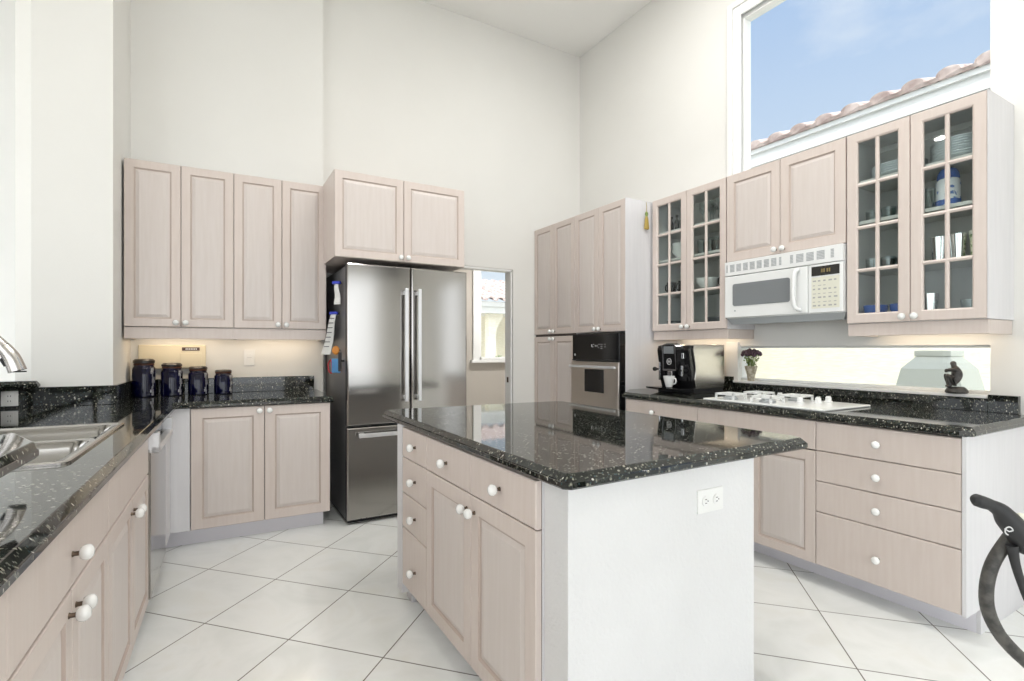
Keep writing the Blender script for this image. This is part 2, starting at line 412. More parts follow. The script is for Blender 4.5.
# far side of the room: big glazed openings (behind the camera)
mb = MB()
for a, b in ((-4.7, -4.2), (-1.9, -1.3), (.9, 1.4), (2.95, 3.72)): mb.box(a, b, -3.4, -3.2, 0, CZ)
mb.box(-4.7, 3.72, -3.4, -3.2, 2.75, CZ)
struct('wall_rear', mb, 'wall')
mb = MB()
for a, b in ((-3.2, -2.6), (.2, 1.7), (4.3, 4.75)): mb.box(-4.7, -4.5, a, b, 0, CZ)
mb.box(-4.7, -4.5, -3.2, 4.75, 2.75, CZ)
struct('wall_far_left', mb, 'wall')
# hall beyond the doorway
mb = MB(); HY = 6.6
mb.box(.6, 3.215, HY, HY + .15, 0, 2.7); mb.box(4.3, 6.6, HY, HY + .15, 0, 2.7); mb.box(3.215, 4.3, HY, HY + .15, 0, 1.09); mb.box(3.215, 4.3, HY, HY + .15, 2.42, 2.7)
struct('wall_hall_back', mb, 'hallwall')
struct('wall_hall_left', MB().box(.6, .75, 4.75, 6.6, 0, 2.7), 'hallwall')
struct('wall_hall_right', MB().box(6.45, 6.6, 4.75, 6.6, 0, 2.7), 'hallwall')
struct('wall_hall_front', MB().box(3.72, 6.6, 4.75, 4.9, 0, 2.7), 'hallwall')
struct('ceiling_hall', MB().box(.6, 6.6, 4.9, 6.75, 2.7, 2.8), 'ceil')
w = MB(); w.box(3.20, 3.30, HY - .03, HY + .01, 1.06, 2.46); w.box(3.20, 4.36, HY - .03, HY + .01, 2.40, 2.48); w.box(3.16, 4.40, HY - .07, HY + .01, 1.05, 1.09)
w.box(3.29, 3.345, HY + .01, HY + .08, 1.09, 2.42); w.box(3.30, 4.3, HY + .01, HY + .08, 1.09, 1.13); w.box(4.20, 4.32, HY - .03, HY + .08, 1.06, 2.46)
win3 = struct('window_3', w, 'trim', bevel=.004, label='hall window seen through the doorway')
MB().box(3.30, 4.25, HY + .045, HY + .05, 1.10, 2.42).build('pane', 'winpane', win3)
# baseboards
struct('baseboard_right', MB().box(WX - .015, WX - .001, -3.2, .90, 0, .09), 'trim', bevel=.003)

# ================================================================== KNOB, DOORS, CABINETS
kb = MB(); kb.lathe([(.0075, 0), (.0055, -.004), (.0055, -.014), (.007, -.015)], axis='y', seg=12, m=1)
kb.lathe([(.006, -.013), (.0125, -.015), (.017, -.021), (.0185, -.028), (.0165, -.035), (.010, -.040), (.004, -.0415)], axis='y', seg=18, m=0)
KNOB = kb.build('knob', ['porcelain', 'brass'], smooth=True)
KNOB_USED = [False]
def knob(parent, x, z, y=0.0):
    if not KNOB_USED[0]:
        o = KNOB; KNOB_USED[0] = True
    else:
        o = KNOB.copy(); COL.objects.link(o)
    o.parent = parent; o.location = (x, y, z)
    return o
def rect(x0, x1, z0, z1, i, y): return [(x0 + i, y, z0 + i), (x1 - i, y, z0 + i), (x1 - i, y, z1 - i), (x0 + i, y, z1 - i)]
G = .0018
def raised(parent, x0, x1, z0, z1, kn=None, name='door', fr=.052):
    x0 += G; x1 -= G; z0 += G; z1 -= G
    L = [rect(x0, x1, z0, z1, 0, .02), rect(x0, x1, z0, z1, 0, .003), rect(x0, x1, z0, z1, .003, 0), rect(x0, x1, z0, z1, fr, 0),
         rect(x0, x1, z0, z1, fr + .004, .006), rect(x0, x1, z0, z1, fr + .010, .0075), rect(x0, x1, z0, z1, fr + .030, .0015), rect(x0, x1, z0, z1, fr + .034, .0015)]
    o = MB().loops(L, [0, 0, 0, 1, 1, 2, 2]).build(name, ['wood', 'glaze', 'panel'], parent)
    if kn: knob(o, *kn)
    return o
def flat(parent, x0, x1, z0, z1, kn=None, name='drawer'):
    x0 += G; x1 -= G; z0 += G; z1 -= G
    L = [rect(x0, x1, z0, z1, 0, .02), rect(x0, x1, z0, z1, 0, .004), rect(x0, x1, z0, z1, .004, 0)]
    o = MB().loops(L, 0).build(name, ['wood'], parent)
    if kn: knob(o, *kn)
    return o
def glazed(parent, x0, x1, z0, z1, kn=None, rows=4, fr=.056):
    x0 += G; x1 -= G; z0 += G; z1 -= G
    mb = MB()
    ix0, ix1, iz0, iz1 = x0 + fr, x1 - fr, z0 + fr, z1 - fr
    ring = lambda i, y: rect(x0, x1, z0, z1, i, y)
    L = [ring(fr, .02), ring(0, .02), ring(0, .003), ring(.003, 0), ring(fr - .008, 0), ring(fr, .006), ring(fr, .02)]
    mb.loops(L, 0, False, False)
    mw = .0095; cx = (ix0 + ix1) / 2
    def bar(a0, a1, b0, b1, vert):
        if vert: mb.loops([[(a0, .016, b0), (a1, .016, b0), (a1, .006, b0), ((a0 + a1) / 2, .001, b0), (a0, .006, b0)], [(a0, .016, b1), (a1, .016, b1), (a1, .006, b1), ((a0 + a1) / 2, .001, b1), (a0, .006, b1)]], 0)
        else: mb.loops([[(a0, .016, b0), (a0, .016, b1), (a0, .006, b1), (a0, .001, (b0 + b1) / 2), (a0, .006, b0)], [(a1, .016, b0), (a1, .016, b1), (a1, .006, b1), (a1, .001, (b0 + b1) / 2), (a1, .006, b0)]], 0)
    bar(cx - mw, cx + mw, iz0, iz1, True)
    for k in range(1, rows):
        zz = iz0 + (iz1 - iz0) * k / rows; bar(ix0, ix1, zz - mw, zz + mw, False)
    o = mb.build('door', ['wood'], parent)
    MB().box(ix0 - .003, ix1 + .003, .0165, .0195, iz0 - .003, iz1 + .003).build('glass', 'pane', o)
    if kn: knob(o, *kn)
    return o
def carcass(parent, x0, x1, z0, z1, depth, openf=False, front=0.021, side='side'):
    mb = MB(); t = .018
    if not openf:
        mb.box(x0, x1, front, depth, z0, z1, 0)
        o = mb.build('cabinet_body', [side], parent)
        MB().box(x0 + .001, x1 - .001, front - .0006, front + .0004, z0 + .001, z1 - .001).build('gap_shade_sheet', ['gap_shade'], parent)  # dark sheet paints the shade seen between the doors
    else:
        mb.box(x0, x0 + t, front, depth, z0, z1, 0); mb.box(x1 - t, x1, front, depth, z0, z1, 0)
        mb.box(x0 + t, x1 - t, front, depth, z0, z0 + t, 0); mb.box(x0 + t, x1 - t, front, depth, z1 - t, z1, 0); mb.box(x0 + t, x1 - t, depth - .01, depth, z0 + t, z1 - t, 1)
        o = mb.build('cabinet_body', [side, 'inside'], parent)
    return o
def rail(parent, x0, x1, z0, z1, y0, depth, right_return=True):
    mb = MB(); mb.box(x0, x1, y0, y0 + .02, z0, z1)
    if right_return: mb.box(x1 - .02, x1, y0 + .02, depth, z0, z1)
    mb.box(x0, x0 + .02, y0 + .02, depth, z0, z1)
    return mb.build('light_rail', ['wood'], parent, bevel=.002)

# ---- back-left wall cupboards (two units, two doors each)
UZ0, UZ1 = 1.392, 2.485
def upper_left(x0, x1, label, last):
    t = thing('upper_cabinet', label, 'cabinet', LF(x0, 4.13, UZ0), RL, 'wall cabinets above the canisters')
    W = x1 - x0; H = UZ1 - UZ0; m = W / 2
    carcass(t, 0, W, 0, H, .345)
    raised(t, 0, m, 0, H, (m - .028, .030)); raised(t, m, W, 0, H, (m + .028, .030))
    rail(t, 0, W, -.078, -.002, .012, .34, last)
upper_left(-.503, .125, 'pickled wood wall cabinet hung left, above the two taller blue canisters', False)
upper_left(.125, .747, 'pickled wood wall cabinet hung beside the fridge, above the light switch', True)
# ---- cabinet over the fridge
t = thing('upper_cabinet', 'deep pickled wood cabinet bridging over the top of the steel fridge', 'cabinet', (.735, 3.70, 1.888), 0)
carcass(t, 0, .99, 0, .607, .865, side='wood'); raised(t, 0, .495, 0, .607, (.467, .03)); raised(t, .495, .99, 0, .607, (.523, .03))
# ---- back-left base unit
t = thing('base_cabinet', 'two-door pickled wood base cabinet left of the fridge', 'cabinet', LF(-.115, 3.792), RL)
carcass(t, 0, .835, .108, .874, .66)
raised(t, 0, .418, .108, .872, (.418 - .03, .84), fr=.062); raised(t, .418, .835, .108, .872, (.448, .84), fr=.062)
MB().box(-.14, -.002, .006, .02, .108, .874).build('filler_panel', ['side'], t, bevel=.001)
MB().box(-.15, .80, .085, .10, 0, .107).build('toe_kick', ['toe'], t)

# ---- left run (sink side): frame turned a quarter
RZL = radians(90) + RL
XF = -.215
def left_unit(y0, y1, label, top, kn_top, group='base cabinets of the sink run'):
    t = thing('base_cabinet', label, 'cabinet', LF(XF, y0), RZL, group)
    W = y1 - y0; m = W / 2
    carcass(t, 0, W, .108, .872, .60) if top != 'sink' else carcass(t, 0, W, .108, .68, .60)
    flat(t, 0, W, .688, .870, (m, .765) if kn_top else None, 'drawer' if kn_top else 'false_front')
    raised(t, 0, m, .108, .684, (m - .030, .634)); raised(t, m, W, .108, .684, (m + .030, .634))
    MB().box(0, W, .075, .09, 0, .107).build('toe_kick', ['toe'], t)
    if top == 'sink': 
        MB().box(0, .018, .021, .60, .6805, .872).build('upper_side', ['side'], t); MB().box(W - .018, W, .021, .60, .6805, .872).build('upper_side', ['side'], t)
left_unit(.40, 1.16, 'near base cabinet of the sink run, at the end by the half wall', 'drawer', True)
left_unit(1.16, 1.955, 'drawer and double-door base cabinet just in front of the sink cabinet', 'drawer', True)
left_unit(1.955, 2.815, 'false-front double-door base cabinet under the steel sink', 'sink', False)
# dishwasher
t = thing('dishwasher', 'stainless dishwasher beside the sink cabinet with its bar handle at the top', 'dishwasher', LF(XF - .005, 2.822), RZL)
MB().box(0, .60, .022, .58, .10, .87).build('housing', ['steel_d'], t)
MB().box(0, .60, -.012, .02, .115, .795).box(0, .60, .004, .02, .795, .868).build('door', ['steel'], t, bevel=.004)
hb = MB().box(.0, .60, -.045, -.012, .775, .805).box(0, .03, -.045, .004, .775, .868).box(.57, .60, -.045, .004, .775, .868)
hb.build('handle', ['handle'], t, bevel=.004)
MB().box(.035, .565, .001, .0035, .812, .858).build('pocket_shade_strip', ['black'], t)  # black strip painted in for the shaded pocket behind the handle
MB().box(0, .60, .07, .085, 0, .098).build('toe_kick', ['steel'], t)
# blank corner panel between dishwasher and the back unit
t = thing('corner_filler', 'plain whitewashed corner panel between the dishwasher and the far corner', 'panel', LF(XF - .005, 3.424), RZL)
MB().box(0, .362, .0, .018, .108, .874).build('panel', ['side'], t); MB().box(0, .44, .075, .09, 0, .107).build('toe_kick', ['toe'], t)

# ---- left counter: L-shaped with a cut-out for the sink
CT, CB = .915, .875
def counter_left():
    # sink hole x -.79..-.305, y 1.90..2.78 in the left frame
    hx0, hx1, hy0, hy1 = -.78, -.30, 1.925, 2.80
    mb = MB()
    outer = [(-1.049, .345), (-.186, .345), (-.186, 3.771), (.742, 3.771), (.742, 4.479), (-.513, 4.479), (-.513, 3.869), (-1.049, 3.869)]
    rows = [(0.006, CB), (0.0, CB + .006), (0.0, CB + .02), (.003, CB + .022), (.016, CT - .001), (.019, CT)]
    loops = []
    for dd, z in rows:
        p = offset(outer, dd)
        for k in (4, 5, 6, 7): # the sides on the walls stay put
            p[k] = outer[k]
        p[0] = (outer[0][0], p[0][1]); p[4] = (p[3][0], outer[4][1])
        loops.append([LF(x, y, z) for x, y in p])
    n = len(outer)
    mb.loops(loops, 0, False, False)
    top = offset(outer, .019)
    T = {}
    xi = -.219
    def q(pts, z, flip=False):
        P = [LF(x, y, z) for x, y in pts]
        if flip: P.reverse()
        mb.quad(P)
    for z, fl, e in ((CT, False, .019), (CB, True, .006)):
        xr = -.186 - e; yn = .345 + e; yc = 3.771 + e; xe = .742 - e
        q([(-1.049, yn), (xr, yn), (xr, hy0), (-1.049, hy0)], z, fl)
        q([(-1.049, hy0), (hx0, hy0), (hx0, hy1), (-1.049, hy1)], z, fl)
        q([(hx1, hy0), (xr, hy0), (xr, hy1), (hx1, hy1)], z, fl)
        q([(-1.049, hy1), (xr, hy1), (xr, yc), (xr, 3.869), (-.513, 3.869), (-1.049, 3.869)], z, fl)
        q([(-.513, 3.869), (xr, 3.869), (xr, 4.479), (-.513, 4.479)], z, fl)
        q([(xr, yc), (xe, yc), (xe, 4.479), (xr, 4.479), (xr, 3.869)], z, fl)
    H = [(hx0, hy0), (hx0, hy1), (hx1, hy1), (hx1, hy0)]
    for i in range(4):
        a, b = H[i], H[(i + 1) % 4]
        mb.quad([LF(*a, CB), LF(*b, CB), LF(*b, CT), LF(*a, CT)])
    return mb
o = counter_left().build('countertop', ['granite'])
setp(o, 'L-shaped speckled black granite countertop around the sink, running to the fridge', 'countertop')
# backsplash strips
BS = 1.028
o = MB().prism(LP([(-.491, 4.455), (.70, 4.455), (.70, 4.479), (-.491, 4.479)]), CT + .0005, BS).build('backsplash', ['granite'], bevel=.002)
setp(o, 'black granite backsplash strip on the back wall behind the blue canisters', 'backsplash')
o = MB().prism(LP([(-1.029, 3.845), (-.492, 3.845), (-.492, 4.454), (-.513, 4.454), (-.513, 3.869), (-1.029, 3.869)]), CT + .0005, BS).build('backsplash', ['granite'], bevel=.002)
setp(o, 'black granite backsplash strip wrapping the wall corner beyond the sink', 'backsplash')
o = MB().prism(LP([(-1.049, .36), (-1.03, .36), (-1.03, 3.868), (-1.049, 3.868)]), CT + .0005, 1.019).build('backsplash', ['granite'])
setp(o, 'black granite backsplash strip on the half wall, carrying the outlet', 'backsplash')
o = slab(LP([(-1.38, .16), (-.40, .16), (-.40, .36), (-.99, .50), (-.99, 3.80), (-.845, 3.815), (-.845, 3.868), (-.888, 3.8685), (-.98, 3.949), (-1.38, 3.949)]), 1.0285, 1.066, .012).build('bar_top', ['granite'])
setp(o, 'raised black granite bar top on the half wall behind the faucet', 'bar top')
o = slab(LP([(-.345, .37), (-.235, .37), (-.235, 1.40), (-.325, 1.60), (-.345, 1.54)]), 1.0205, 1.056, .008).build('stone_ledge', ['granite'])
setp(o, 'narrow raised grey granite ledge with a slanted end at the left picture edge', 'ledge')

# outlet on bar backsplash
def outlet(name, label, cat, loc, rz, horizontal=False, kind='outlet', group=None):
    t = thing(name, label, cat, loc, rz, group)
    w, h = (.122, .075) if horizontal else (.075, .122)
    if kind == 'socket': w, h = .072, .084
    MB().box(-w / 2, w / 2, -.006, 0, -h / 2, h / 2).build('cover_plate', ['whitem'], t, bevel=.002)
    if kind == 'outlet':
        for s in (-1, 1):
            cx, cz = (s * .026, 0) if horizontal else (0, s * .026)
            r = MB().lathe([(.0165, -.0062), (.0165, -.0085)], (cx, 0, cz), axis='y', seg=20)
            q = r.build('receptacle', ['whitem'], t)
            sl = MB()
            for dx in (-.006, .006):
                if horizontal: sl.box(cx - .004, cx + .004, -.0092, -.0086, cz + dx - .0012, cz + dx + .0012)
                else: sl.box(cx + dx - .0012, cx + dx + .0012, -.0092, -.0086, cz - .001, cz + .007)
            if horizontal: sl.lathe([(.0024, -.0092), (.0024, -.0086)], (cx + .009, 0, cz), axis='y', seg=8)
            else: sl.lathe([(.0024, -.0092), (.0024, -.0086)], (cx, 0, cz - .008), axis='y', seg=8)
            sl.build('slots', ['bulbw'], q)
    elif kind == 'socket':
        r = MB().box(-.017, .017, -.0085, -.006, -.028, .028).build('receptacle', ['whitem'], t, bevel=.001)
        for zc in (-.014, .014): MB().box(-.007, -.004, -.0092, -.0086, zc - .004, zc + .004).box(.004, .007, -.0092, -.0086, zc - .004, zc + .004).build('slots', ['bulbw'], r)
    else:
        MB().box(-.017, .017, -.0085, -.006, -.033, .033).build('rocker', ['whitem'], t, bevel=.001)
        MB().box(-.0165, .0165, -.0088, -.0084, -.001, .001).build('rocker_seam', ['ventgrey'], t)
    return t
outlet('power_outlet', 'white outlet plate on black granite behind the sink', 'outlet', LF(-.968, 3.8445, .970), RL, False, 'socket')
outlet('light_switch', 'white rocker light switch on the wall between canisters and fridge', 'switch', LF(.232, 4.479, 1.178), RL, False, 'switch')
outlet('power_outlet', 'white double outlet on the textured white end of the island', 'outlet', (1.393, 1.1195, .757), 0, True)

# ---- sink, faucet
def sink():
    t = thing('kitchen_sink', 'double-bowl stainless steel drop-in sink set in the granite', 'sink', LF(-.55, 2.36, CT), RL)
    X0_, X1_, Y0_, Y1_ = -.245, .252, -.452, .455
    def rr(x0, x1, y0, y1, r, z, n=5):
        P = []
        for cx, cy, a0 in ((x1 - r, y1 - r, 0), (x0 + r, y1 - r, 90), (x0 + r, y0 + r, 180), (x1 - r, y0 + r, 270)):
            for k in range(n + 1):
                a = radians(a0 + 90 * k / n); P.append((cx + r * cos(a), cy + r * sin(a), z))
        return P
    mb = MB()
    # rim: outer lip then flat deck around two bowls
    mb.loops([rr(X0_, X1_, Y0_, Y1_, .03, .0005), rr(X0_, X1_, Y0_, Y1_, .03, .006), rr(X0_ + .008, X1_ - .008, Y0_ + .008, Y1_ - .008, .025, .010), rr(X0_ + .022, X1_ - .022, Y0_ + .022, Y1_ - .022, .022, .006)], 0, False, False)
    rim = mb.build('rim', ['nickel'], t, smooth=True)
    for (a, b) in ((Y0_ + .022, .012), (.028, Y1_ - .022)):
        bb = MB(); x0, x1 = X0_ + .022, X1_ - .022
        bb.loops([rr(x0, x1, a, b, .022, .006), rr(x0 + .01, x1 - .01, a + .01, b - .01, .05, .004), rr(x0 + .018, x1 - .018, a + .018, b - .018, .055, -.02), rr(x0 + .03, x1 - .03, a + .03, b - .03, .05, -.15), rr(x0 + .05, x1 - .05, a + .05, b - .05, .04, -.17)], 0, False, True)
        q = bb.build('bowl', ['steel'], t, smooth=True)
        MB().lathe([(.045, -.1695), (.045, -.166), (.036, -.165), (.03, -.168)], ((x0 + x1) / 2, (a + b) / 2, 0)).build('drain', ['chrome'], q, smooth=True)
    MB().box(X0_ + .03, X1_ - .03, .012, .028, .0, .006).build('divider', ['nickel'], t)
sink()
t = thing('faucet', 'brushed nickel pull-down kitchen faucet arching over the sink from the left', 'faucet', (-.872, 2.56, CT), 0)
MB().lathe([(.023, 0.0005), (.023, .01), (.021, .018), (.020, .09), (.018, .10)]).build('base', ['nickel'], t, smooth=True)
MB().tube([(0, 0, .09), (0, 0, .26), (.012, 0, .33), (.060, -.002, .392), (.125, -.006, .402), (.180, -.010, .378), (.217, -.012, .338)], [.015, .015, .016, .017, .018, .019, .021], 16).build('spout', ['nickel'], t, smooth=True)
hd = MB().tube([(.217, -.012, .338), (.240, -.013, .300), (.257, -.014, .250)], [.0215, .025, .027], 20).build('spray_head', ['nickel'], t, smooth=True)
hd.data.materials.clear(); hd.data.materials.append(M['nickel'])
MB().tube([(.214, -.014, .296), (.226, -.015, .268)], [.008, .007], 8).build('spray_button', ['blackm'], hd, smooth=True)
MB().lathe([(.024, -.004), (.0245, 0)], (.2575, -.014, .249)).build('spray_face', ['blackm'], hd)
MB().tube([(0.01, -.02, .06), (.03, -.06, .065), (.04, -.10, .07)], [.009, .007, .006], 8).build('lever', ['nickel'], t, smooth=True)

# ================================================================== FRIDGE
FX0, FY = .82, 3.70
t = thing('refrigerator', 'stainless french-door refrigerator with bottom freezer drawer', 'refrigerator', (FX0, FY, 0), 0)
W = .925; m = .466
MB().box(.004, W - .004, .055, .80, .03, 1.835).build('cabinet_body', ['steel_d'], t)
MB().box(.02, W - .02, .07, .75, .0, .03).build('base_grille', ['blackm'], t)
def fdoor(x0, x1, z0, z1, nm):
    mb = MB(); r = .010
    L = [rect(x0, x1, z0, z1, 0, .052), rect(x0, x1, z0, z1, 0, r), rect(x0, x1, z0, z1, .003, .003), rect(x0, x1, z0, z1, r, 0)]
    return mb.loops(L, [1, 0, 0]).build(nm, ['steel', 'blackm'], t)
dl = fdoor(0, m - .003, .70, 1.852, 'door'); drr = fdoor(m + .003, W, .70, 1.852, 'door'); fz = fdoor(0, W, .035, .688, 'freezer_drawer')
def bar_handle(parent, pts, sec=.012):
    mb = MB()
    (x0, z0), (x1, z1) = pts
    if abs(x1 - x0) < abs(z1 - z0):
        mb.box(x0 - sec, x0 + sec, -.062, -.040, z0, z1); mb.box(x0 - sec + .002, x0 + sec - .002, -.040, 0, z0 + .015, z0 + .045); mb.box(x0 - sec + .002, x0 + sec - .002, -.040, 0, z1 - .045, z1 - .015)
    else:
        mb.box(x0, x1, -.062, -.040, z0 - sec, z0 + sec); mb.box(x0 + .015, x0 + .045, -.040, 0, z0 - sec + .002, z0 + sec - .002); mb.box(x1 - .045, x1 - .015, -.040, 0, z0 - sec + .002, z0 + sec - .002)
    return mb.build('handle', ['handle'], parent, bevel=.003)
bar_handle(dl, ((m - .050, .86), (m - .050, 1.69))); bar_handle(drr, ((m + .050, .86), (m + .050, 1.69))); bar_handle(fz, ((.07, .635), (.855, .635)), .014)
for hx in (.03, W - .12): MB().box(hx, hx + .09, .056, .12, 1.8355, 1.858).build('hinge_cover', ['blackm'], t)
# things hanging on the fridge side (face x = FX0+.004, looking along +x)
SX = FX0 + .0035
def side_item(name, label, cat, y, z, build, group=None):
    q = thing(name, label, cat, (SX - .030, y, z), radians(-52), group); build(q)
    MB().tube([(-.002, -.004, 0), (.0165, .0212, 0)], .007, 8, sub=False).build('magnet_back', ['blackm'], q)
    return q
def bag_clip(q, long, w, tilt):
    MB().box(-.035, .035, -.022, -.004, -.008, .012).build('clip_jaw', ['clip'], q, bevel=.003)
    L1 = []
    for k in range(7):
        z = -.006 - long * k / 6; hw = w * (0.55 + .45 * k / 6); dx = tilt * k / 6; yy = -.013 - .005 * sin(k * 1.3)
        L1.append([(dx - hw, yy, z), (dx + hw, yy - .004, z), (dx + hw, yy + .001, z), (dx - hw, yy + .004, z)])
    return MB().loops(L1, 0)
def b1(q): bag_clip(q, .15, .030, .01).build('bag', ['paper'], q)
def b2(q):
    bag_clip(q, .30, .045, -.07).build('paper_sheet', ['paper'], q)
    ml = MB()
    for k in range(7):
        z = -.04 - .035 * k; dx = -.07 * (.04 + .035 * k) / .3; ml.box(dx - .024, dx + .022, -.0235, -.0215, z, z + .006)
    ml.build('printed_lines', ['ink'], q)
side_item('bag_clip', 'blue clip holding a small white bag, upper one on the fridge side', 'clip', 3.88, 1.725, b1)
side_item('paper_note', 'white printed paper slip hanging from a blue clip on the fridge side', 'paper', 3.98, 1.51, b2)
def b3(q):
    MB().tube([(.0, -.008, .006), (-.022, -.012, -.03), (-.014, -.012, -.085), (.012, -.010, -.095), (.008, -.008, -.03), (.0, -.008, .006)], .006, 8).build('loop', ['red'], q, smooth=True)
side_item('red_loop_magnet', 'red loop-shaped magnet low on the fridge side', 'magnet', 4.10, 1.16, b3)
def b4(q): MB().box(-.04, .035, -.012, 0, -.055, .05).build('card', ['teal'], q, bevel=.004)
side_item('fridge_magnet', 'blue square magnet beside the red loop on the fridge side', 'magnet', 3.91, 1.125, b4)
def b5(q): MB().lathe([(.006, 0), (.034, -.004), (.03, -.012), (.012, -.018)], axis='y', seg=12).build('disc', ['orange'], q, smooth=True)
side_item('fridge_magnet', 'small round orange magnet above the blue square one', 'magnet', 3.93, 1.235, b5)
def b6(q):
    MB().box(-.012, .012, -.012, 0, -.075, .06).build('pen_body', ['blackm'], q, bevel=.004)
side_item('marker_pen', 'black marker stuck upright on the fridge side under the paper slip', 'pen', 3.79, 1.16, b6)

# ================================================================== ISLAND
t = thing('kitchen_island', 'freestanding island with pickled wood fronts and a textured white end', 'island', (.80, 2.43, 0), radians(-90))
# local x = 2.43 - y ; local y = x - .80
IX1 = 1.622 - .80
bd = MB().box(0, 1.195, .021, .62, .10, .8745); bd.build('cabinet_body', ['side'], t)
MB().box(.001, 1.194, .0202, .0212, .108, .873).build('gap_shade_sheet', ['gap_shade'], t)  # dark sheet behind the island fronts, shade put in as colour
MB().box(0, 1.195, .09, .62, 0, .0995).build('toe_kick', ['toe'], t)
MB().box(-.075, -.001, .0, IX1, .06, .8745).box(-.075, -.001, .05, IX1, 0, .06).build('end_panel', ['side'], t)
wl = MB().box(1.1955, 1.312, .026, IX1, 0, .8745).box(0, 1.1955, .622, IX1, 0, .8745).build('plaster_wall', ['stucco'], t, bevel=.002)
C1 = .325
zs = [.106, .385, .552, .724, .868]
for k in range(4):
    flat(t, 0, C1, zs[k], zs[k + 1], (.185, (zs[k] + zs[k + 1]) / 2 + (-.02 if k == 0 else 0)))
a, b, c = C1, .765, 1.194
flat(t, a, b, .724, .868, (.546, .795)); flat(t, b, c, .724, .868, (.980, .795))
raised(t, a, b, .106, .724, (b - .032, .668), fr=.058); raised(t, b, c, .106, .724, (b + .032, .668), fr=.058)
c_ = .045
o = slab([(.792 + .022, 1.080), (1.934 - c_ * .6, 1.096), (1.934, 1.096 + c_), (1.934, 2.70 - c_), (1.934 - c_, 2.70), (.792 + c_, 2.785), (.792, 2.785 - c_), (.792, 1.080 + .022)], CB, CT, .020).build('countertop', ['granite'])
setp(o, 'large polished black granite island top reflecting the cabinets', 'countertop')

# ================================================================== RIGHT BASE RUN
RR = radians(-90); BX = 2.745
def right_unit(y1, y0, label, fn, group='base cabinets under the right-hand counter'):
    t = thing('base_cabinet', label, 'cabinet', (BX, y1, 0), RR, group); W = y1 - y0
    carcass(t, 0, W, .110, .872, .78); fn(t, W)
    MB().box(0, W, .15, .165, 0, .1095).build('toe_kick', ['toe'], t)
    return t
def f1(t, W):
    zz = [.112, .392, .553, .712, .868]
    for k in range(4): flat(t, 0, W, zz[k], zz[k + 1], (W / 2 - .01, (zz[k] + zz[k + 1]) / 2 - (0.01 if k == 0 else 0)))
    MB().box(W + .001, W + .016, .0, .78, .1105, .8735).box(W + .001, W + .016, .15, .78, .0, .1105).build('end_panel', ['side'], t)
def f2(t, W):
    m = W / 2; flat(t, 0, W, .712, .868, None, 'false_front'); raised(t, 0, m, .112, .708, (m - .03, .665)); raised(t, m, W, .112, .708, (m + .03, .665))
def f3(t, W):
    m = W / 2; flat(t, 0, W, .712, .868, (W / 2 - .045, .79)); raised(t, 0, m, .112, .708, (m - .03, .665)); raised(t, m, W, .112, .708, (m + .03, .665))
right_unit(1.537, .925, 'four-drawer base cabinet at the near end of the right counter', f1)
right_unit(2.300, 1.537, 'base cabinet with a blank front and doors directly under the gas hob', f2)
right_unit(2.975, 2.300, 'single-drawer base cabinet under the coffee machine', f3)
sl = slab([(2.72 + .05, .885), (3.538, .885), (3.538, 3.178), (2.95, 3.178), (2.72, 2.985), (2.72, .885 + .04)], CB, CT, .018)
o = sl.build('countertop', ['granite'])
setp(o, 'speckled black granite countertop holding the hob and coffee machine', 'countertop')
o = MB().box(3.505, 3.5395, .955, 1.073, CT + .0005, 1.006).box(3.505, 3.5395, 2.60, 3.178, CT + .0005, 1.03).box(3.505, 3.5395, 1.073, 2.60, CT + .0005, .984).build('backsplash', ['granite'], bevel=.0015)
setp(o, 'black granite backsplash strip under the slot window', 'backsplash')

# ---- tall units
TX = 2.935
def tall(y1, y0, label, oven):
    t = thing('tall_cabinet', label, 'cabinet', (TX, y1, 0), RR, 'tall cabinets in the far right corner')
    W = y1 - y0; m = W / 2; D = WX - TX - .001
    if oven:
        mb = MB(); mb.box(0, W, .021, D, 1.392, 2.49); mb.box(0, W, .021, D, .10, .60); mb.box(0, .02, .021, D, .60, 1.392); mb.box(W - .02, W, .021, D, .60, 1.392)
        mb.build('cabinet_body', ['side'], t)
        flat(t, 0, W, .35, .60, (m, .48)); flat(t, 0, W, .10, .35, (m, .23))
        MB().box(W, W + .003, .0, D, .0, 2.49).build('end_panel', ['side'], t)
    else:
        MB().box(0, W, .021, D, .10, 2.49).build('cabinet_body', ['side'], t)
        MB().box(.001, W - .001, .0203, .0212, .104, 2.486).build('gap_shade_sheet', ['gap_shade'], t)  # shade between the pantry doors, painted as a dark sheet
        raised(t, 0, m, .10, 1.372, (m - .028, 1.345)); raised(t, m, W, .10, 1.372, (m + .028, 1.345))
    raised(t, 0, m, 1.392, 2.49, (m - .028, 1.42)); raised(t, m, W, 1.392, 2.49, (m + .028, 1.42))
    MB().box(0, W, .07, .085, 0, .10).build('toe_kick', ['toe'], t)
tall(4.568, 3.872, 'tall pantry cabinet with four doors beside the doorway', False)
tall(3.870, 3.186, 'tall cabinet housing the wall oven, two doors above it', True)
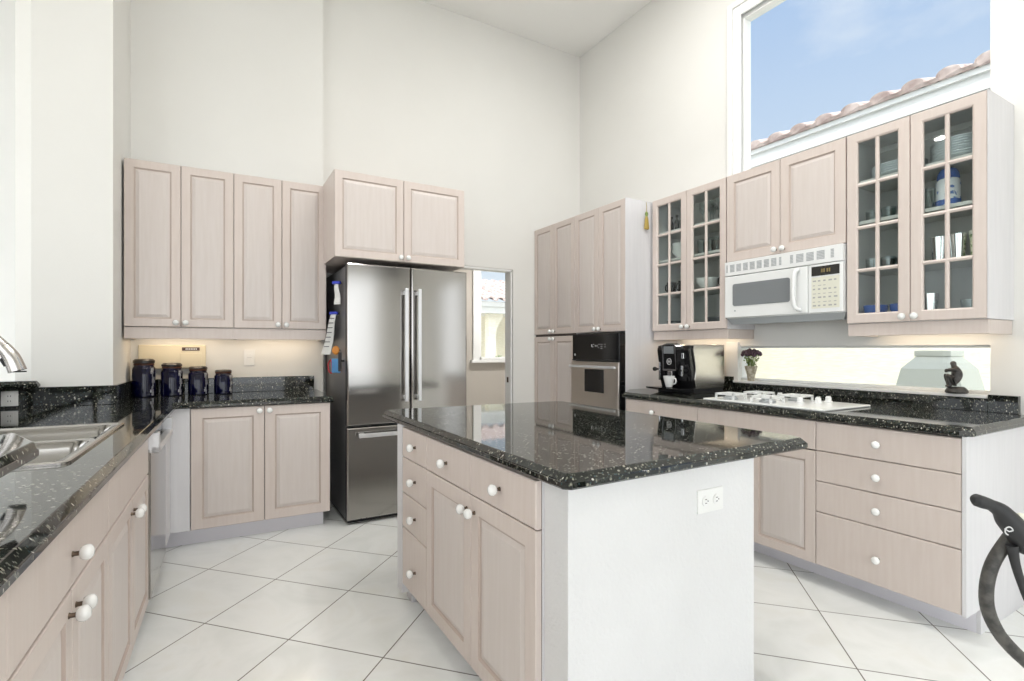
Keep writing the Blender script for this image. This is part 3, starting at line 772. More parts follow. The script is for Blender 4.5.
# ---- wall oven
t = thing('built_in_oven', 'built-in stainless wall oven with a black control panel', 'oven', (2.882, 3.832, .594), RR)
W = .638
MB().box(.004, W - .004, .04, .55, .005, .785).build('oven_housing', ['blackm'], t)
cp = MB().box(0, W, 0, .045, .545, .787).build('control_panel', ['black'], t, bevel=.006)
dg = MB()
for (x, z, w_, h_) in ((.275, .670, .010, .022), (.292, .665, .006, .010), (.30, .690, .012, .005), (.325, .672, .007, .014), (.348, .672, .007, .014), (.372, .69, .012, .004), (.372, .66, .004, .006), (.40, .69, .022, .003), (.40, .672, .022, .003), (.40, .654, .022, .004), (.45, .69, .014, .003), (.45, .668, .014, .003)):
    dg.box(x, x + w_, -.0012, .0, z, z + h_)
dg.build('panel_symbols', ['lcdw'], cp)
MB().lathe([(.010, -.0012), (.010, 0)], (.04, 0, .60), axis='y', seg=16).build('emblem', ['lcdw'], cp)
MB().box(0, W, -.004, .02, .548, .556).build('control_panel_lip', ['blackm'], t)
dm = MB().box(0, W, -.012, .035, .130, .540).build('door', ['ovensteel'], t, bevel=.005)
MB().box(.195, .455, -.0145, -.011, .275, .475).build('window', ['black'], dm, bevel=.003)
MB().box(.010, W - .010, -.052, -.030, .487, .508).box(.03, .06, -.031, -.011, .490, .505).box(W - .06, W - .03, -.031, -.011, .490, .505).build('handle', ['handle'], dm, bevel=.005)
MB().box(0, W, -.010, .035, .062, .126).box(0, W, -.030, -.008, .085, .104).build('lower_trim', ['ovensteel'], t, bevel=.004)
MB().box(0, W, -.002, .03, .004, .060).build('lower_vent', ['black'], t)
MB().box(W, W + .012, -.002, .05, .004, .787).build('side_trim', ['black'], t)

# ---- right wall cupboards
UX = 3.21
def upper_right(name, label, y1, y0, z0, glass, first=False, last=False):
    t = thing(name, label, 'cabinet', (UX, y1, z0), RR, 'wall cabinets on the window wall'); W = y1 - y0; m = W / 2; H = 2.49 - z0
    carcass(t, 0, W, 0, H, WX - UX - .001, glass)
    if glass:
        for zz in SHELF: MB().box(.019, W - .019, .03, .318, zz - .018 - z0, zz - z0).build('shelf', ['inside'], t)
        MB().box(m - .03, m + .03, .0205, .04, 0.018, H - .018).build('centre_stile', ['wood'], t)
        glazed(t, 0, m, 0, H, (m - .028, .028)); glazed(t, m, W, 0, H, (m + .028, .028))
    else:
        raised(t, 0, m, 0, H, (m - .028, .030), fr=.058); raised(t, m, W, 0, H, (m + .028, .030), fr=.058)
    if glass: rail(t, 0, W, -.072, -.002, .018, .32, True)
    if last: MB().box(W, W + .004, .0, .329, 0, H).build('end_panel', ['side'], t)
    return t
SHELF = [1.705, 1.982, 2.215]
upper_right('glass_cabinet', 'glass-fronted wall cabinet between the tall oven cabinet and the microwave', 3.158, 2.436, 1.392, True)
upper_right('upper_cabinet', 'solid two-door wall cabinet directly above the white microwave', 2.432, 1.622, 1.868, False)
upper_right('glass_cabinet', 'glass-fronted wall cabinet at the near end, above the stone figurine', 1.618, .984, 1.392, True, last=True)
# ---- microwave
t = thing('microwave', 'white over-the-range microwave with a cream keypad', 'microwave', (3.185, 2.428, 1.462), RR)
W = .802; H = .402
MB().loops([[(0, .03, 0), (W, .03, 0), (W, .35, 0), (0, .35, 0)], [(0, .03, H), (W, .03, H), (W, .35, H), (0, .35, H)]]).build('housing', ['white'], t)
MB().loops([[(.02, .055, -.042), (W - .02, .055, -.042), (W - .02, .34, -.03), (.02, .34, -.03)], [(0, .03, 0), (W, .03, 0), (W, .35, 0), (0, .35, 0)]]).build('underside', ['ventgrey'], t)
MB().box(0, W, 0, .03, .302, H).build('vent_grille', ['white'], t, bevel=.004)
groups = [(.015, .012)] + [(.045 + k * .052, .036) for k in range(7)] + [(.412, .015), (.485, .02)] + [(.525 + k * .064, .046) for k in range(3)] + [(.735, .018)]
for gx, gw in groups:
    vg = MB()
    for r in range(6): vg.box(gx, gx + gw, -.0012, .001, .328 + r * .009, .328 + r * .009 + .006)
    vg.build('vent_slots', ['ventgrey'], t)
dm = MB().box(0, .597, 0, .03, .004, .298).build('door', ['white'], t, bevel=.006)
wl_ = []
def rrect(x0, x1, z0, z1, r, y, n=5):
    P = []
    for cx, cz, a0 in ((x1 - r, z1 - r, 0), (x0 + r, z1 - r, 90), (x0 + r, z0 + r, 180), (x1 - r, z0 + r, 270)):
        for k in range(n + 1):
            a = radians(a0 + 90 * k / n); P.append((cx + r * cos(a), y, cz + r * sin(a)))
    return P
MB().loops([rrect(.068, .485, .085, .240, .016, -.0005), rrect(.068, .485, .085, .240, .016, -.003), rrect(.072, .481, .089, .236, .014, -.0035)]).build('window', ['greywin'], dm)
MB().tube([(.540, -.002, .278), (.530, -.030, .250), (.530, -.032, .060), (.560, -.004, .028)], [.012, .014, .014, .012], 10).build('handle', ['white'], dm, smooth=True)
MB().lathe([(.007, -.001), (.007, .0)], (.085, 0, .052), axis='y', seg=14).build('emblem', ['ventgrey'], dm)
cp = MB().box(.601, W, 0, .03, .004, .298).build('control_panel', ['white'], t, bevel=.004)
MB().box(.622, .785, -.002, .001, .030, .220).build('keypad', ['keys'], cp)
MB().box(.622, .785, -.0025, .001, .228, .285).build('display', ['display'], cp)
dd = MB()
for x in (.680, .693, .712, .725): dd.box(x, x + .009, -.0035, -.0024, .246, .268)
dd.build('display_digits', ['lcd'], cp)
kk = MB()
for r in range(7):
    for c in range(5):
        if r == 5 and c > 2: continue
        kk.box(.630 + c * .031, .630 + c * .031 + (.014 if (r + c) % 3 else .020), -.0028, -.0019, .042 + r * .025, .042 + r * .025 + (.004 if r % 2 else .009))
kk.build('key_print', ['keymark'], cp)

# ================================================================== HOB
t = thing('gas_hob', 'white gas hob with four square grates set in the right counter', 'hob', (2.765, 2.272, CT), RR)
HW, HD = .765, .485
MB().box(0, HW, 0, HD, .0006, .012).build('hob_tray', ['white'], t, bevel=.004)
for gx, gy in ((.135, .10), (.165, .345), (.415, .345), (.375, .115)):
    q = MB()
    s = .068; zt = .050; th = .006
    for a, b, c, dd_ in ((-s, s, -s, -s + 2 * th), (-s, s, s - 2 * th, s), (-s, -s + 2 * th, -s, s), (s - 2 * th, s, -s, s)):
        q.box(gx + a, gx + b, gy + c, gy + dd_, zt - .012, zt)
    for a, b in ((-1, 0), (1, 0), (0, -1), (0, 1)):
        if a: q.box(gx + min(a * s, a * .03), gx + max(a * s, a * .03), gy - th, gy + th, zt - .010, zt)
        else: q.box(gx - th, gx + th, gy + min(b * s, b * .03), gy + max(b * s, b * .03), zt - .010, zt)
    for a in (-1, 1):
        for b in (-1, 1): q.box(gx + a * s - th - a * th, gx + a * s + th - a * th, gy + b * s - th - b * th, gy + b * s + th - b * th, .012, zt - .01)
    gr = q.build('grate', ['white'], t, bevel=.002)
    bn = MB().lathe([(.045, .0122), (.045, .020), (.032, .026), (.032, .034), (.010, .037)], (gx, gy, 0), 20).build('burner', ['ventgrey'], t, smooth=True)
for kx, ky in ((.255, .215), (.265, .415), (.50, .24), (.555, .33), (.56, .43)):
    kn = MB().lathe([(.022, .0122), (.022, .018), (.017, .020), (.016, .040), (.012, .043)], (kx, ky, 0), 18)
    kn.box(kx - .004, kx + .004, ky - .018, ky + .018, .036, .048)
    kn.build('knob', ['white'], t, smooth=False, bevel=.001)

# ================================================================== COFFEE MACHINE
t = thing('coffee_machine', 'black and silver automatic coffee machine on the right counter', 'coffee machine', (2.985, 2.905, CT), RR)
t.scale = (1.0, .96, 1.035)
W, D, H = .335, .40, .355
# body with a bowed black front and silver flanks
sh = []
for k, (z, fy) in enumerate(((.035, .055), (.09, .035), (.16, .03), (.24, .012), (.31, .0), (.345, .012))):
    sh.append((fy, z))
poly = sh
def side_slab(x0, x1, inset, m):
    front = [(fy + inset, z) for fy, z in poly]
    ring = front + [(D, .345), (D, .035)]
    return MB().loops([[(x0, y, z) for y, z in ring], [(x1, y, z) for y, z in ring]], m)
side_slab(.014, W - .014, 0.006, 0).build('front_shell', ['black'], t, bevel=.006)
for x0, x1 in ((0, .0135), (W - .0135, W)):
    ring = [(.075, .035), (.060, .10), (.072, .17), (.058, .25), (.045, .31), (.055, .350), (D + .002, .350), (D + .002, .035)]
    MB().loops([[(x0, y, z) for y, z in ring], [(x1, y, z) for y, z in ring]]).build('side_panel', ['nickel'], t, bevel=.004)
MB().box(.01, W - .01, .02, D, .001, .036).build('base', ['blackm'], t, bevel=.003)
MB().loops([[(.0, -.10, .030), (W, -.10, .030), (W, .05, .006), (.0, .05, .006)], [(.0, -.105, .042), (W, -.105, .042), (W, .05, .040), (.0, .05, .040)]]).build('drip_tray', ['black'], t, bevel=.003)
pp = MB().loops([[(.105, -.018, .175), (.225, -.018, .175), (.225, .02, .175), (.105, .02, .175)], [(.105, -.032, .345), (.225, -.032, .345), (.225, .02, .362), (.105, .02, .362)]]).build('control_tower', ['black'], t, bevel=.003)
for x in (.100, .224): MB().loops([[(x, -.022, .170), (x + .007, -.022, .170), (x + .007, .02, .170), (x, .02, .170)], [(x, -.037, .348), (x + .007, -.037, .348), (x + .007, .02, .362), (x, .02, .362)]]).build('chrome_edge', ['chrome'], pp)
MB().box(.100, .231, -.024, -.012, .162, .174).build('chrome_bar', ['chrome'], pp)
MB().box(.118, .212, -.0345, -.028, .285, .338).build('screen', ['greywin'], pp, bevel=.001)
em = MB()
ringp = [(.165 + .021 * cos(2 * pi * k / 20), -.0255, .228 + .021 * sin(2 * pi * k / 20)) for k in range(21)]
em.tube(ringp, .0022, 6, sub=False); em.box(.152, .178, -.0275, -.0245, .2265, .2295); em.box(.157, .160, -.0275, -.0245, .219, .237); em.box(.170, .173, -.0275, -.0245, .219, .237)
em.build('round_emblem', ['lcdw'], pp)
sp = MB().box(.145, .185, -.020, .02, .115, .160)
sp.build('spout_block', ['chrome'], t, bevel=.004)
MB().lathe([(.008, .095), (.008, .116)], (.153, -.005, 0), 10).lathe([(.008, .095), (.008, .116)], (.177, -.005, 0), 10).build('coffee_spout', ['blackm'], t)
MB().box(.262, .277, -.006, .01, .125, .20).build('chrome_column', ['chrome'], t, bevel=.003)
MB().box(.040, .054, -.006, .01, .09, .22).build('chrome_column', ['chrome'], t, bevel=.003)
MB().lathe([(.008, -.02), (.016, -.014), (.016, .0), (.011, .012)], (-.025, .03, .168), seg=14, axis='x').lathe([(.008, -.03), (.008, .03)], (-.0, .03, .168), seg=10, axis='x').build('steam_dial', ['blackm'], t, smooth=True)
MB().box(.262, .280, .0, .01, .25, .29).build('chrome_button', ['chrome'], t, bevel=.002)
# cup on the drip tray
c = thing('coffee_cup', 'white cup waiting on the drip tray of the coffee machine', 'cup', (2.955, 2.735, CT + .044), 0)
MB().lathe([(.022, 0.001), (.024, .004), (.040, .065), (.043, .085), (.040, .085), (.037, .064), (.020, .008)], seg=24).build('bowl', ['porcelain'], c, smooth=True)
MB().tube([(.0, -.038, .070), (.0, -.062, .066), (.0, -.062, .035), (.0, -.033, .024)], .005, 8).build('handle', ['porcelain'], c, smooth=True)

# ================================================================== CANISTERS
def canister(x, y, r, h, label):
    t = thing('canister', label, 'canister', (x, y, CT), radians(-15), 'cobalt glass canisters')
    hb = h * .80
    MB().lathe([(r * .92, .0006), (r, .006), (r, hb * .90), (r * .93, hb * .97), (r * .86, hb), (r * .86, hb + .008)], seg=32).build('glass_body', ['cobalt'], t, smooth=True)
    MB().lathe([(r * .885, hb + .009), (r * .90, hb + .012), (r * .90, hb + .018), (r * .87, hb + .020)], seg=28).build('gasket', ['rust'], t, smooth=True)
    MB().lathe([(r * .88, hb + .021), (r * .95, hb + .024), (r * .95, h - .012), (r * .80, h - .002), (r * .3, h)], seg=28).build('lid', ['lid'], t, smooth=True)
    # silver decoration down one edge of the glass
    mb = MB(); a0 = radians(-22); n = 9
    for k in range(n):
        z0 = hb * (.04 + .92 * k / n); z1 = hb * (.04 + .92 * (k + 1) / n); w = radians(8 + 4 * sin(k * 1.9 + r * 90)); sft = radians(5 * sin(k * 1.1 + r * 50))
        rr_ = r * .966
        A = [(rr_ * cos(a0 + sft + q), rr_ * sin(a0 + sft + q)) for q in (-w, 0, w)]
        A = [(x_ * 1.045, y_ * 1.045) for x_, y_ in A]
        for i in range(2): mb.quad([(A[i][0], A[i][1], z0), (A[i + 1][0], A[i + 1][1], z0), (A[i + 1][0], A[i + 1][1], z1), (A[i][0], A[i][1], z1)])
        mb.quad([(A[2][0] * .9, A[2][1] * .9, z0), (A[0][0] * .9, A[0][1] * .9, z0), (A[0][0] * .9, A[0][1] * .9, z1), (A[2][0] * .9, A[2][1] * .9, z1)])
    mb.build('silver_decoration', ['silver'], t)
canister(-.405, 4.366, .067, .262, 'tallest of the four cobalt blue canisters, nearest the wall corner')
canister(-.243, 4.365, .066, .232, 'second-tallest cobalt canister, next to the tallest one')
canister(-.085, 4.375, .063, .205, 'third cobalt canister with a domed dark lid, second from the switch')
canister(.075, 4.37, .060, .178, 'smallest cobalt canister, at the fridge end of the row')
# intercom on the wall
t = thing('intercom_panel', 'cream plastic intercom panel on the wall behind the canisters', 'intercom', LF(-.468, 4.4795, 1.10), RL)
MB().box(0, .41, -.022, 0, 0, .175).build('housing', ['cream'], t, bevel=.006)
MB().box(.25, .385, -.026, -.022, .012, .115).build('speaker_panel', ['cream'], t, bevel=.002)
MB().box(.262, .372, -.027, -.0215, .133, .157).build('label_strip', ['brown'], t, bevel=.001)
lt = MB()
for k in range(7): lt.box(.284 + k * .0105, .284 + k * .0105 + .0075, -.0278, -.0269, .140, .150)
lt.build('label_lettering', ['lcdw'], t)

# ================================================================== POT OF FLOWERS, FIGURINE, TASSEL
t = thing('flower_pot', 'mottled pot of purple heads and green leaves on the hob window sill', 'potted plant', (3.525, 2.455, 1.0036), 0)
MB().lathe([(.022, 0), (.026, .004), (.024, .012), (.030, .05), (.042, .095), (.046, .112), (.040, .112), (.030, .07)], seg=20).build('pot', ['pot'], t, smooth=True)
mb = MB()
for k in range(130):
    a = random.uniform(0, 2 * pi); rr_ = random.uniform(.004, .058) ; z = random.uniform(.10, .195); w = random.uniform(.006, .011)
    rr_ *= .65 + (z - .10) * 4.5; rr_ = min(rr_, .068)
    x, y = rr_ * cos(a), rr_ * sin(a); ux = Vector((random.uniform(-1, 1), random.uniform(-1, 1), random.uniform(.1, 1))).normalized(); s_ = ux.cross(Vector((0, 0, 1))).normalized() * w
    p = Vector((x, y, z)); e = p + ux * w * 3.0; mid = (p + e) / 2; n_ = ux.cross(s_).normalized() * .0015
    mb.quad([p, mid + s_ + n_, e, mid - s_ + n_])
mb.build('foliage', ['green'], t)
mb = MB()
for k in range(46):
    a = k * 2.399; rr_ = .068 * math.sqrt(k / 46); z = .208 + .018 * cos(rr_ * 30) + random.uniform(-.012, .012)
    mb.lathe([(.004, -.013), (.012, -.006), (.0135, .002), (.009, .010), (.003, .013)], (rr_ * cos(a), rr_ * sin(a), z), 7)
mb.build('flower_heads', ['purple'], t, smooth=True)
mb = MB()
for k in range(14):
    a = k * 2.4; mb.tube([(.01 * cos(a), .01 * sin(a), .08), (.03 * cos(a), .03 * sin(a), .15), (.045 * cos(a), .045 * sin(a), .205)], .0016, 5, sub=False)
mb.build('stems', ['green'], t)

def skin_body(parent, name, nodes_, edges, m, sub=2, root=0):
    me = bpy.data.meshes.new(name); me.from_pydata([n[:3] for n in nodes_], edges, [])
    o = bpy.data.objects.new(name, me); COL.objects.link(o); o.parent = parent
    sk = o.modifiers.new('skin', 'SKIN')
    for v, n in zip(me.skin_vertices[0].data, nodes_): v.radius = (n[3], n[3])
    me.skin_vertices[0].data[root].use_root = True
    sk.use_smooth_shade = True
    ss = o.modifiers.new('subsurf', 'SUBSURF'); ss.levels = sub; ss.render_levels = sub
    me.materials.append(M[m]); return o
t = thing('stone_figurine', 'small dark stone figurine of a crouching figure hugging its knees', 'figurine', (3.51, 1.205, 1.0036), radians(-62))
t.scale = (1.12, 1.12, 1.06)
MB().lathe([(.040, 0), (.046, .006), (.043, .018), (.034, .030), (.028, .034)], seg=16, sq=.85).build('rock_base', ['bronze'], t, smooth=True, bevel=.002)
nd = [(0, 0, .055, .028), (0.006, 0, .085, .026), (-.004, 0, .118, .024), (-.010, 0, .138, .010), (-.012, 0, .153, .015), (-.016, 0, .166, .010),
      (.002, .026, .125, .010), (-.030, .030, .118, .009), (-.040, .002, .112, .009), (.002, -.026, .125, .010), (-.030, -.030, .120, .009), (-.042, -.004, .118, .009),
      (-.010, .020, .052, .017), (-.042, .020, .098, .013), (-.030, .018, .060, .010), (-.026, .018, .036, .010), (-.042, .018, .033, .007),
      (-.010, -.020, .052, .017), (-.040, -.020, .100, .013), (-.030, -.018, .060, .010), (-.026, -.018, .036, .010), (-.042, -.018, .033, .007)]
ed = [(0, 1), (1, 2), (2, 3), (3, 4), (4, 5), (2, 6), (6, 7), (7, 8), (2, 9), (9, 10), (10, 11), (0, 12), (12, 13), (13, 14), (14, 15), (15, 16), (0, 17), (17, 18), (18, 19), (19, 20), (20, 21)]
skin_body(t, 'figure', nd, ed, 'bronze')

t = thing('tassel', 'small gold and green tassel hanging beside the far glass cabinet', 'tassel', (3.16, 3.176, 2.245), 0)
MB().tube([(0, 0, .235), (.002, -.004, .19), (-.003, -.004, .15)], .0022, 6).build('cord', ['gold'], t)
MB().lathe([(.004, .155), (.014, .145), (.016, .130), (.010, .115), (.013, .108)], (-.003, -.008, 0), 12, sq=.6).build('knot', ['green'], t, smooth=True)
MB().lathe([(.012, .112), (.019, .085), (.026, .03), (.028, .012), (.020, .004)], (-.005, -.010, 0), 14, sq=.45).build('fringe', ['gold'], t, smooth=True)

# ================================================================== CABINET CONTENTS
def lathe_proto(name, prof, m, seg=18):
    return MB().lathe(prof, seg=seg, cap=True).build(name, [m], smooth=True)
def scatter(proto, spots, labels, cat, group):
    for i, (x, y, z) in enumerate(spots):
        o = proto if i == 0 else proto.copy()
        if i: COL.objects.link(o)
        o.location = (x, y, z + .0008); setp(o, labels if isinstance(labels, str) else labels[i], cat, group)
Z0 = 1.4105
# far glass cabinet y 2.436..3.158 ; left door = far half (2.80..3.14), right door = 2.45..2.79
gob = lathe_proto('stemmed_glass', [(.028, 0), (.028, .003), (.004, .006), (.004, .07), (.022, .09), (.030, .12), (.027, .165), (.025, .165), (.027, .12), (.004, .092)], 'glassware')
scatter(gob, [(3.30, 2.50, 2.215), (3.30, 2.57, 2.215), (3.30, 2.64, 2.215), (3.38, 2.53, 2.215), (3.38, 2.61, 2.215), (3.30, 2.71, 2.215), (3.38, 2.68, 2.215)], 'clear stemmed glass on the top shelf of the far glass cabinet', 'glass', 'stemmed glasses on the top shelf of the far glass cabinet')
tum = lathe_proto('tumbler', [(.026, 0), (.030, .003), (.034, .11), (.032, .11), (.027, .008)], 'glassware')
scatter(tum, [(3.29, 2.49, 1.982), (3.29, 2.565, 1.982), (3.29, 2.64, 1.982), (3.29, 2.715, 1.982), (3.37, 2.52, 1.982), (3.37, 2.60, 1.982), (3.37, 2.68, 1.982)], 'clear tumbler on the second shelf of the far glass cabinet', 'glass', 'tumblers on the second shelf of the far glass cabinet')
bot = lathe_proto('spice_bottle', [(.018, 0), (.020, .004), (.020, .07), (.009, .09), (.009, .105), (.012, .106), (.012, .125), (.003, .127)], 'blackm')
scatter(bot, [(3.29, 2.90, 2.215), (3.29, 2.96, 2.215), (3.30, 3.03, 2.215), (3.36, 2.93, 2.215)], 'small dark bottle on the top shelf of the far glass cabinet', 'bottle', 'dark bottles in the far glass cabinet')
bw = lathe_proto('bowl', [(.040, 0), (.042, .006), (.075, .045), (.085, .065), (.082, .065), (.070, .045), (.03, .012)], 'bowl', 26)
sp_ = [(3.32, 2.93, 1.982 + .028 * k) for k in range(3)]
scatter(bw, sp_, ['lowest white bowl of the stack in the far glass cabinet', 'middle white bowl of the stack in the far glass cabinet', 'top white bowl of the stack in the far glass cabinet'], 'bowl', 'white bowls stacked in the far glass cabinet')
wb = lathe_proto('serving_bowl', [(.045, 0), (.05, .006), (.085, .06), (.088, .085), (.084, .085), (.078, .058), (.03, .012)], 'bowl', 26)
scatter(wb, [(3.32, 2.68, 1.705)], 'deep white serving bowl on the third shelf of the far glass cabinet', 'bowl', 'serving bowls')
mugp = thing('dark_mug', 'x', 'cup')
MB().lathe([(.034, 0.0006), (.036, .004), (.038, .09), (.035, .09), (.032, .008)], seg=18).build('cup_body', ['black'], mugp, smooth=True)
MB().tube([(0, .036, .075), (0, .060, .070), (0, .060, .030), (0, .036, .020)], .005, 8).build('handle', ['black'], mugp, smooth=True)
mugp.name = 'dark_mug'
pl = [(3.29, 2.50, 1.705), (3.29, 2.90, 1.705), (3.29, 3.02, 1.705)]
lb = ['dark mug beside the deep white bowl, third shelf of the far glass cabinet', 'dark mug behind the left door of the far glass cabinet, nearer its centre stile', 'dark mug behind the left door of the far glass cabinet, by its far side']
for i, p in enumerate(pl):
    o = mugp if i == 0 else copy_tree(mugp)
    o.location = p; setp(o, lb[i], 'mug', 'dark mugs in the far glass cabinet')
plate = MB().lathe([(.060, 0), (.066, .003), (.120, .014), (.130, .020), (.129, .022), (.118, .017), (.064, .007)], seg=36).build('plate', ['plate'], smooth=True)
dk = MB().lathe([(.055, 0), (.06, .003), (.10, .012), (.108, .017), (.107, .019), (.098, .015), (.058, .006)], seg=30).build('dark_plate', ['greywin'], smooth=True)
ordn = ['lowest', 'second', 'third', 'fourth', 'fifth', 'sixth', 'seventh', 'topmost']
for i in range(6):
    o = dk if i == 0 else dk.copy()
    if i: COL.objects.link(o)
    o.location = (3.35, 2.60, Z0 + .0005 + .0115 * i); setp(o, ordn[i if i < 5 else 7] + ' dark plate stacked low behind the right door, far glass cabinet', 'plate', 'dark plates in the far glass cabinet')
for i in range(5):
    o = dk.copy(); COL.objects.link(o)
    o.location = (3.35, 2.98, Z0 + .0005 + .0115 * i); setp(o, ordn[i if i < 4 else 7] + ' dark plate stacked low behind the left door, far glass cabinet', 'plate', 'dark plates in the far glass cabinet')
# near glass cabinet y .984..1.618 : left door 1.30..1.60 ; right door 1.0..1.285
for i in range(8):
    o = plate if i == 0 else plate.copy()
    if i: COL.objects.link(o)
    o.location = (3.375, 1.135, 2.2155 + .0125 * i); setp(o, ordn[i] + ' pale plate of the tall stack, top shelf of the near glass cabinet', 'plate', 'pale plates on the top shelf of the near glass cabinet')
for i in range(5):
    o = plate.copy(); COL.objects.link(o)
    o.location = (3.375, 1.42, 2.2155 + .0125 * i); setp(o, ordn[i if i < 4 else 7] + ' pale plate of the shorter top-shelf stack nearer the microwave', 'plate', 'pale plates on the top shelf of the near glass cabinet')
t = thing('ginger_jar', 'blue and white jar with a blue domed top in the near glass cabinet', 'jar', (3.33, 1.178, 1.9828), 0)
MB().lathe([(.042, 0), (.050, .004), (.052, .02), (.052, .135), (.044, .148)], seg=26).build('jar_body', ['bluewhite'], t, smooth=True)
MB().lathe([(.045, .149), (.048, .153), (.046, .176), (.034, .200), (.012, .210)], seg=26).build('domed_top', ['blueglz'], t, smooth=True)
MB().lathe([(.0525, .012), (.0530, .016), (.0530, .034), (.0525, .038)], seg=26).build('band', ['blueglz'], t, smooth=True)
tb = tum.copy(); COL.objects.link(tb); tb.location = (3.295, 1.252, 1.9828); setp(tb, 'clear tumbler just left of the blue and white jar', 'glass', 'tumblers beside the jar')
scup = lathe_proto('steel_cup', [(.026, 0), (.030, .003), (.038, .125), (.036, .125), (.028, .008)], 'chrome')
scatter(scup, [(3.30, 1.205, 1.705), (3.29, 1.121, 1.705), (3.275, 1.235, Z0)], ['polished steel cup under the blue and white jar', 'polished steel cup beside the patterned pot on the third shelf', 'polished steel cup at the bottom of the near glass cabinet'], 'cup', 'steel cups in the near glass cabinet')
t = thing('patterned_pot', 'cream and green patterned pot at the near side of the third shelf', 'pot', (3.285, 1.042, 1.7058), 0)
MB().lathe([(.024, 0), (.028, .004), (.034, .11)], seg=22).build('pot_body', ['mug'], t, smooth=True)
MB().lathe([(.0345, .111), (.036, .114), (.036, .128), (.033, .130)], seg=22).build('rim', ['keys'], t, smooth=True)
scatter(tum.copy() if False else lathe_proto('short_glass', [(.030, 0), (.034, .003), (.036, .06), (.034, .06), (.030, .008)], 'glassware'), [(3.30, 1.36, 1.982), (3.30, 1.44, 1.982), (3.30, 1.52, 1.982), (3.30, 1.36, 1.705), (3.30, 1.44, 1.705), (3.30, 1.52, 1.705), (3.38, 1.40, 1.705), (3.38, 1.48, 1.705)],
        ['short clear glass on the second shelf of the near glass cabinet'] * 3 + ['short clear glass on the third shelf of the near glass cabinet'] * 5, 'glass', 'short glasses in the near glass cabinet')
scatter(lathe_proto('ribbed_glass', [(.032, 0), (.036, .003), (.040, .085), (.038, .085), (.032, .008)], 'glassware'), [(3.31, 1.08, Z0), (3.40, 1.05, Z0)],
        ['ribbed clear glass at the bottom of the near glass cabinet, nearer the stile', 'ribbed clear glass at the back of the bottom shelf of the near glass cabinet'], 'glass', 'ribbed glasses')
bd_ = lathe_proto('blue_dish', [(.028, 0), (.033, .004), (.058, .055), (.060, .085), (.057, .085), (.052, .054), (.02, .008)], 'blueglz', 22)
scatter(bd_, [(3.31, 1.375, Z0), (3.31, 1.51, Z0)], ['blue glazed dish at the bottom of the near glass cabinet, beside the stile', 'blue glazed dish at the bottom of the near glass cabinet, on the microwave side'], 'dish', 'blue dishes in the near glass cabinet')

# ================================================================== BIKE HANDLEBAR
def pxp(px, py, D):
    u = (px - 512) / 515.0
    return Vector((D * (sin(YAW) + cos(YAW) * u), D * (cos(YAW) - sin(YAW) * u), EYE - (py - 349) * D / 515))
A0 = Vector((1.50, .30, 0))
t = thing('bicycle_handlebar', 'black drop handlebar of a stationary bicycle at the right picture edge', 'bicycle', A0, 0)
def loc(L, D0=1.02): return [tuple(pxp(p[0], p[1], D0 if len(p) < 3 else p[2]) - A0) for p in L]
MB().tube(loc([(1112, 520, 1.02), (1070, 522, 1.02), (1036, 530, 1.02), (1016, 532, 1.02), (1004, 545, 1.02), (992, 565, 1.02), (986.5, 588, 1.02), (988, 610, 1.02), (998, 632, 1.02), (1013, 650, 1.02), (1034, 670, 1.02), (1062, 704, 1.02), (1090, 714, 1.02)]), [.011, .011, .011, .0115, .0118, .0118, .0118, .0118, .0118, .0118, .0118, .0118, .0118], 14).build('drop_bar', ['rubber'], t, smooth=True)
hood = MB().tube(loc([(1030, 548, 1.0), (1019, 533, 1.0), (1008, 520, 1.0), (1001, 511, 1.0), (991, 505, 1.0), (982, 502, 1.0), (976, 500, 1.0), (972.5, 500, 1.0)]), [.020, .022, .020, .015, .011, .0125, .012, .006], 14).build('brake_hood', ['blackm'], t, smooth=True)
lg = MB(); c0 = pxp(1009, 531, .972) - A0
Rv = Vector((cos(YAW), -sin(YAW), 0)); Fv = Vector((sin(YAW), cos(YAW), 0))
ringp = [tuple(c0 + Rv * (.0075 * cos(2 * pi * k / 14)) + Vector((0, 0, .0075 * sin(2 * pi * k / 14)))) for k in range(11)]
lg.tube(ringp, .0012, 6, sub=False); lg.tube([tuple(c0 + Rv * -.008 + Vector((0, 0, .004))), tuple(c0 + Vector((0, 0, -.001))), tuple(c0 + Rv * .006 + Vector((0, 0, .0)))], .0012, 6, sub=False)
lg.build('logo', ['lcdw'], hood)
MB().tube(loc([(1012, 545, 1.0), (1015, 562, 1.0), (1021, 582, 1.0), (1030, 604, 1.0), (1042, 622, .99)]), [.010, .008, .007, .007, .005], 10).build('brake_lever', ['blackm'], t, smooth=True)
MB().tube(loc([(1017, 516, 1.03), (1024, 520, 1.03), (1032, 530, 1.03), (1040, 545, 1.03)]), [.006, .013, .014, .008], 10).build('pale_grip', ['keys'], t, smooth=True)
MB().tube(loc([(1112, 520, 1.02), (1150, 524, 1.0), (1190, 545, .96)]), [.014, .016, .018], 12).build('stem', ['blackm'], t, smooth=True)
pb = pxp(1190, 545, .96) - A0
MB().tube([(pb.x, pb.y, 0.03), (pb.x, pb.y, pb.z + .01)], .022, 12, sub=False).build('post', ['blackm'], t)
MB().box(pb.x - .04, pb.x + .04, pb.y - .28, pb.y + .28, 0, .04).build('floor_foot', ['blackm'], t, bevel=.01)

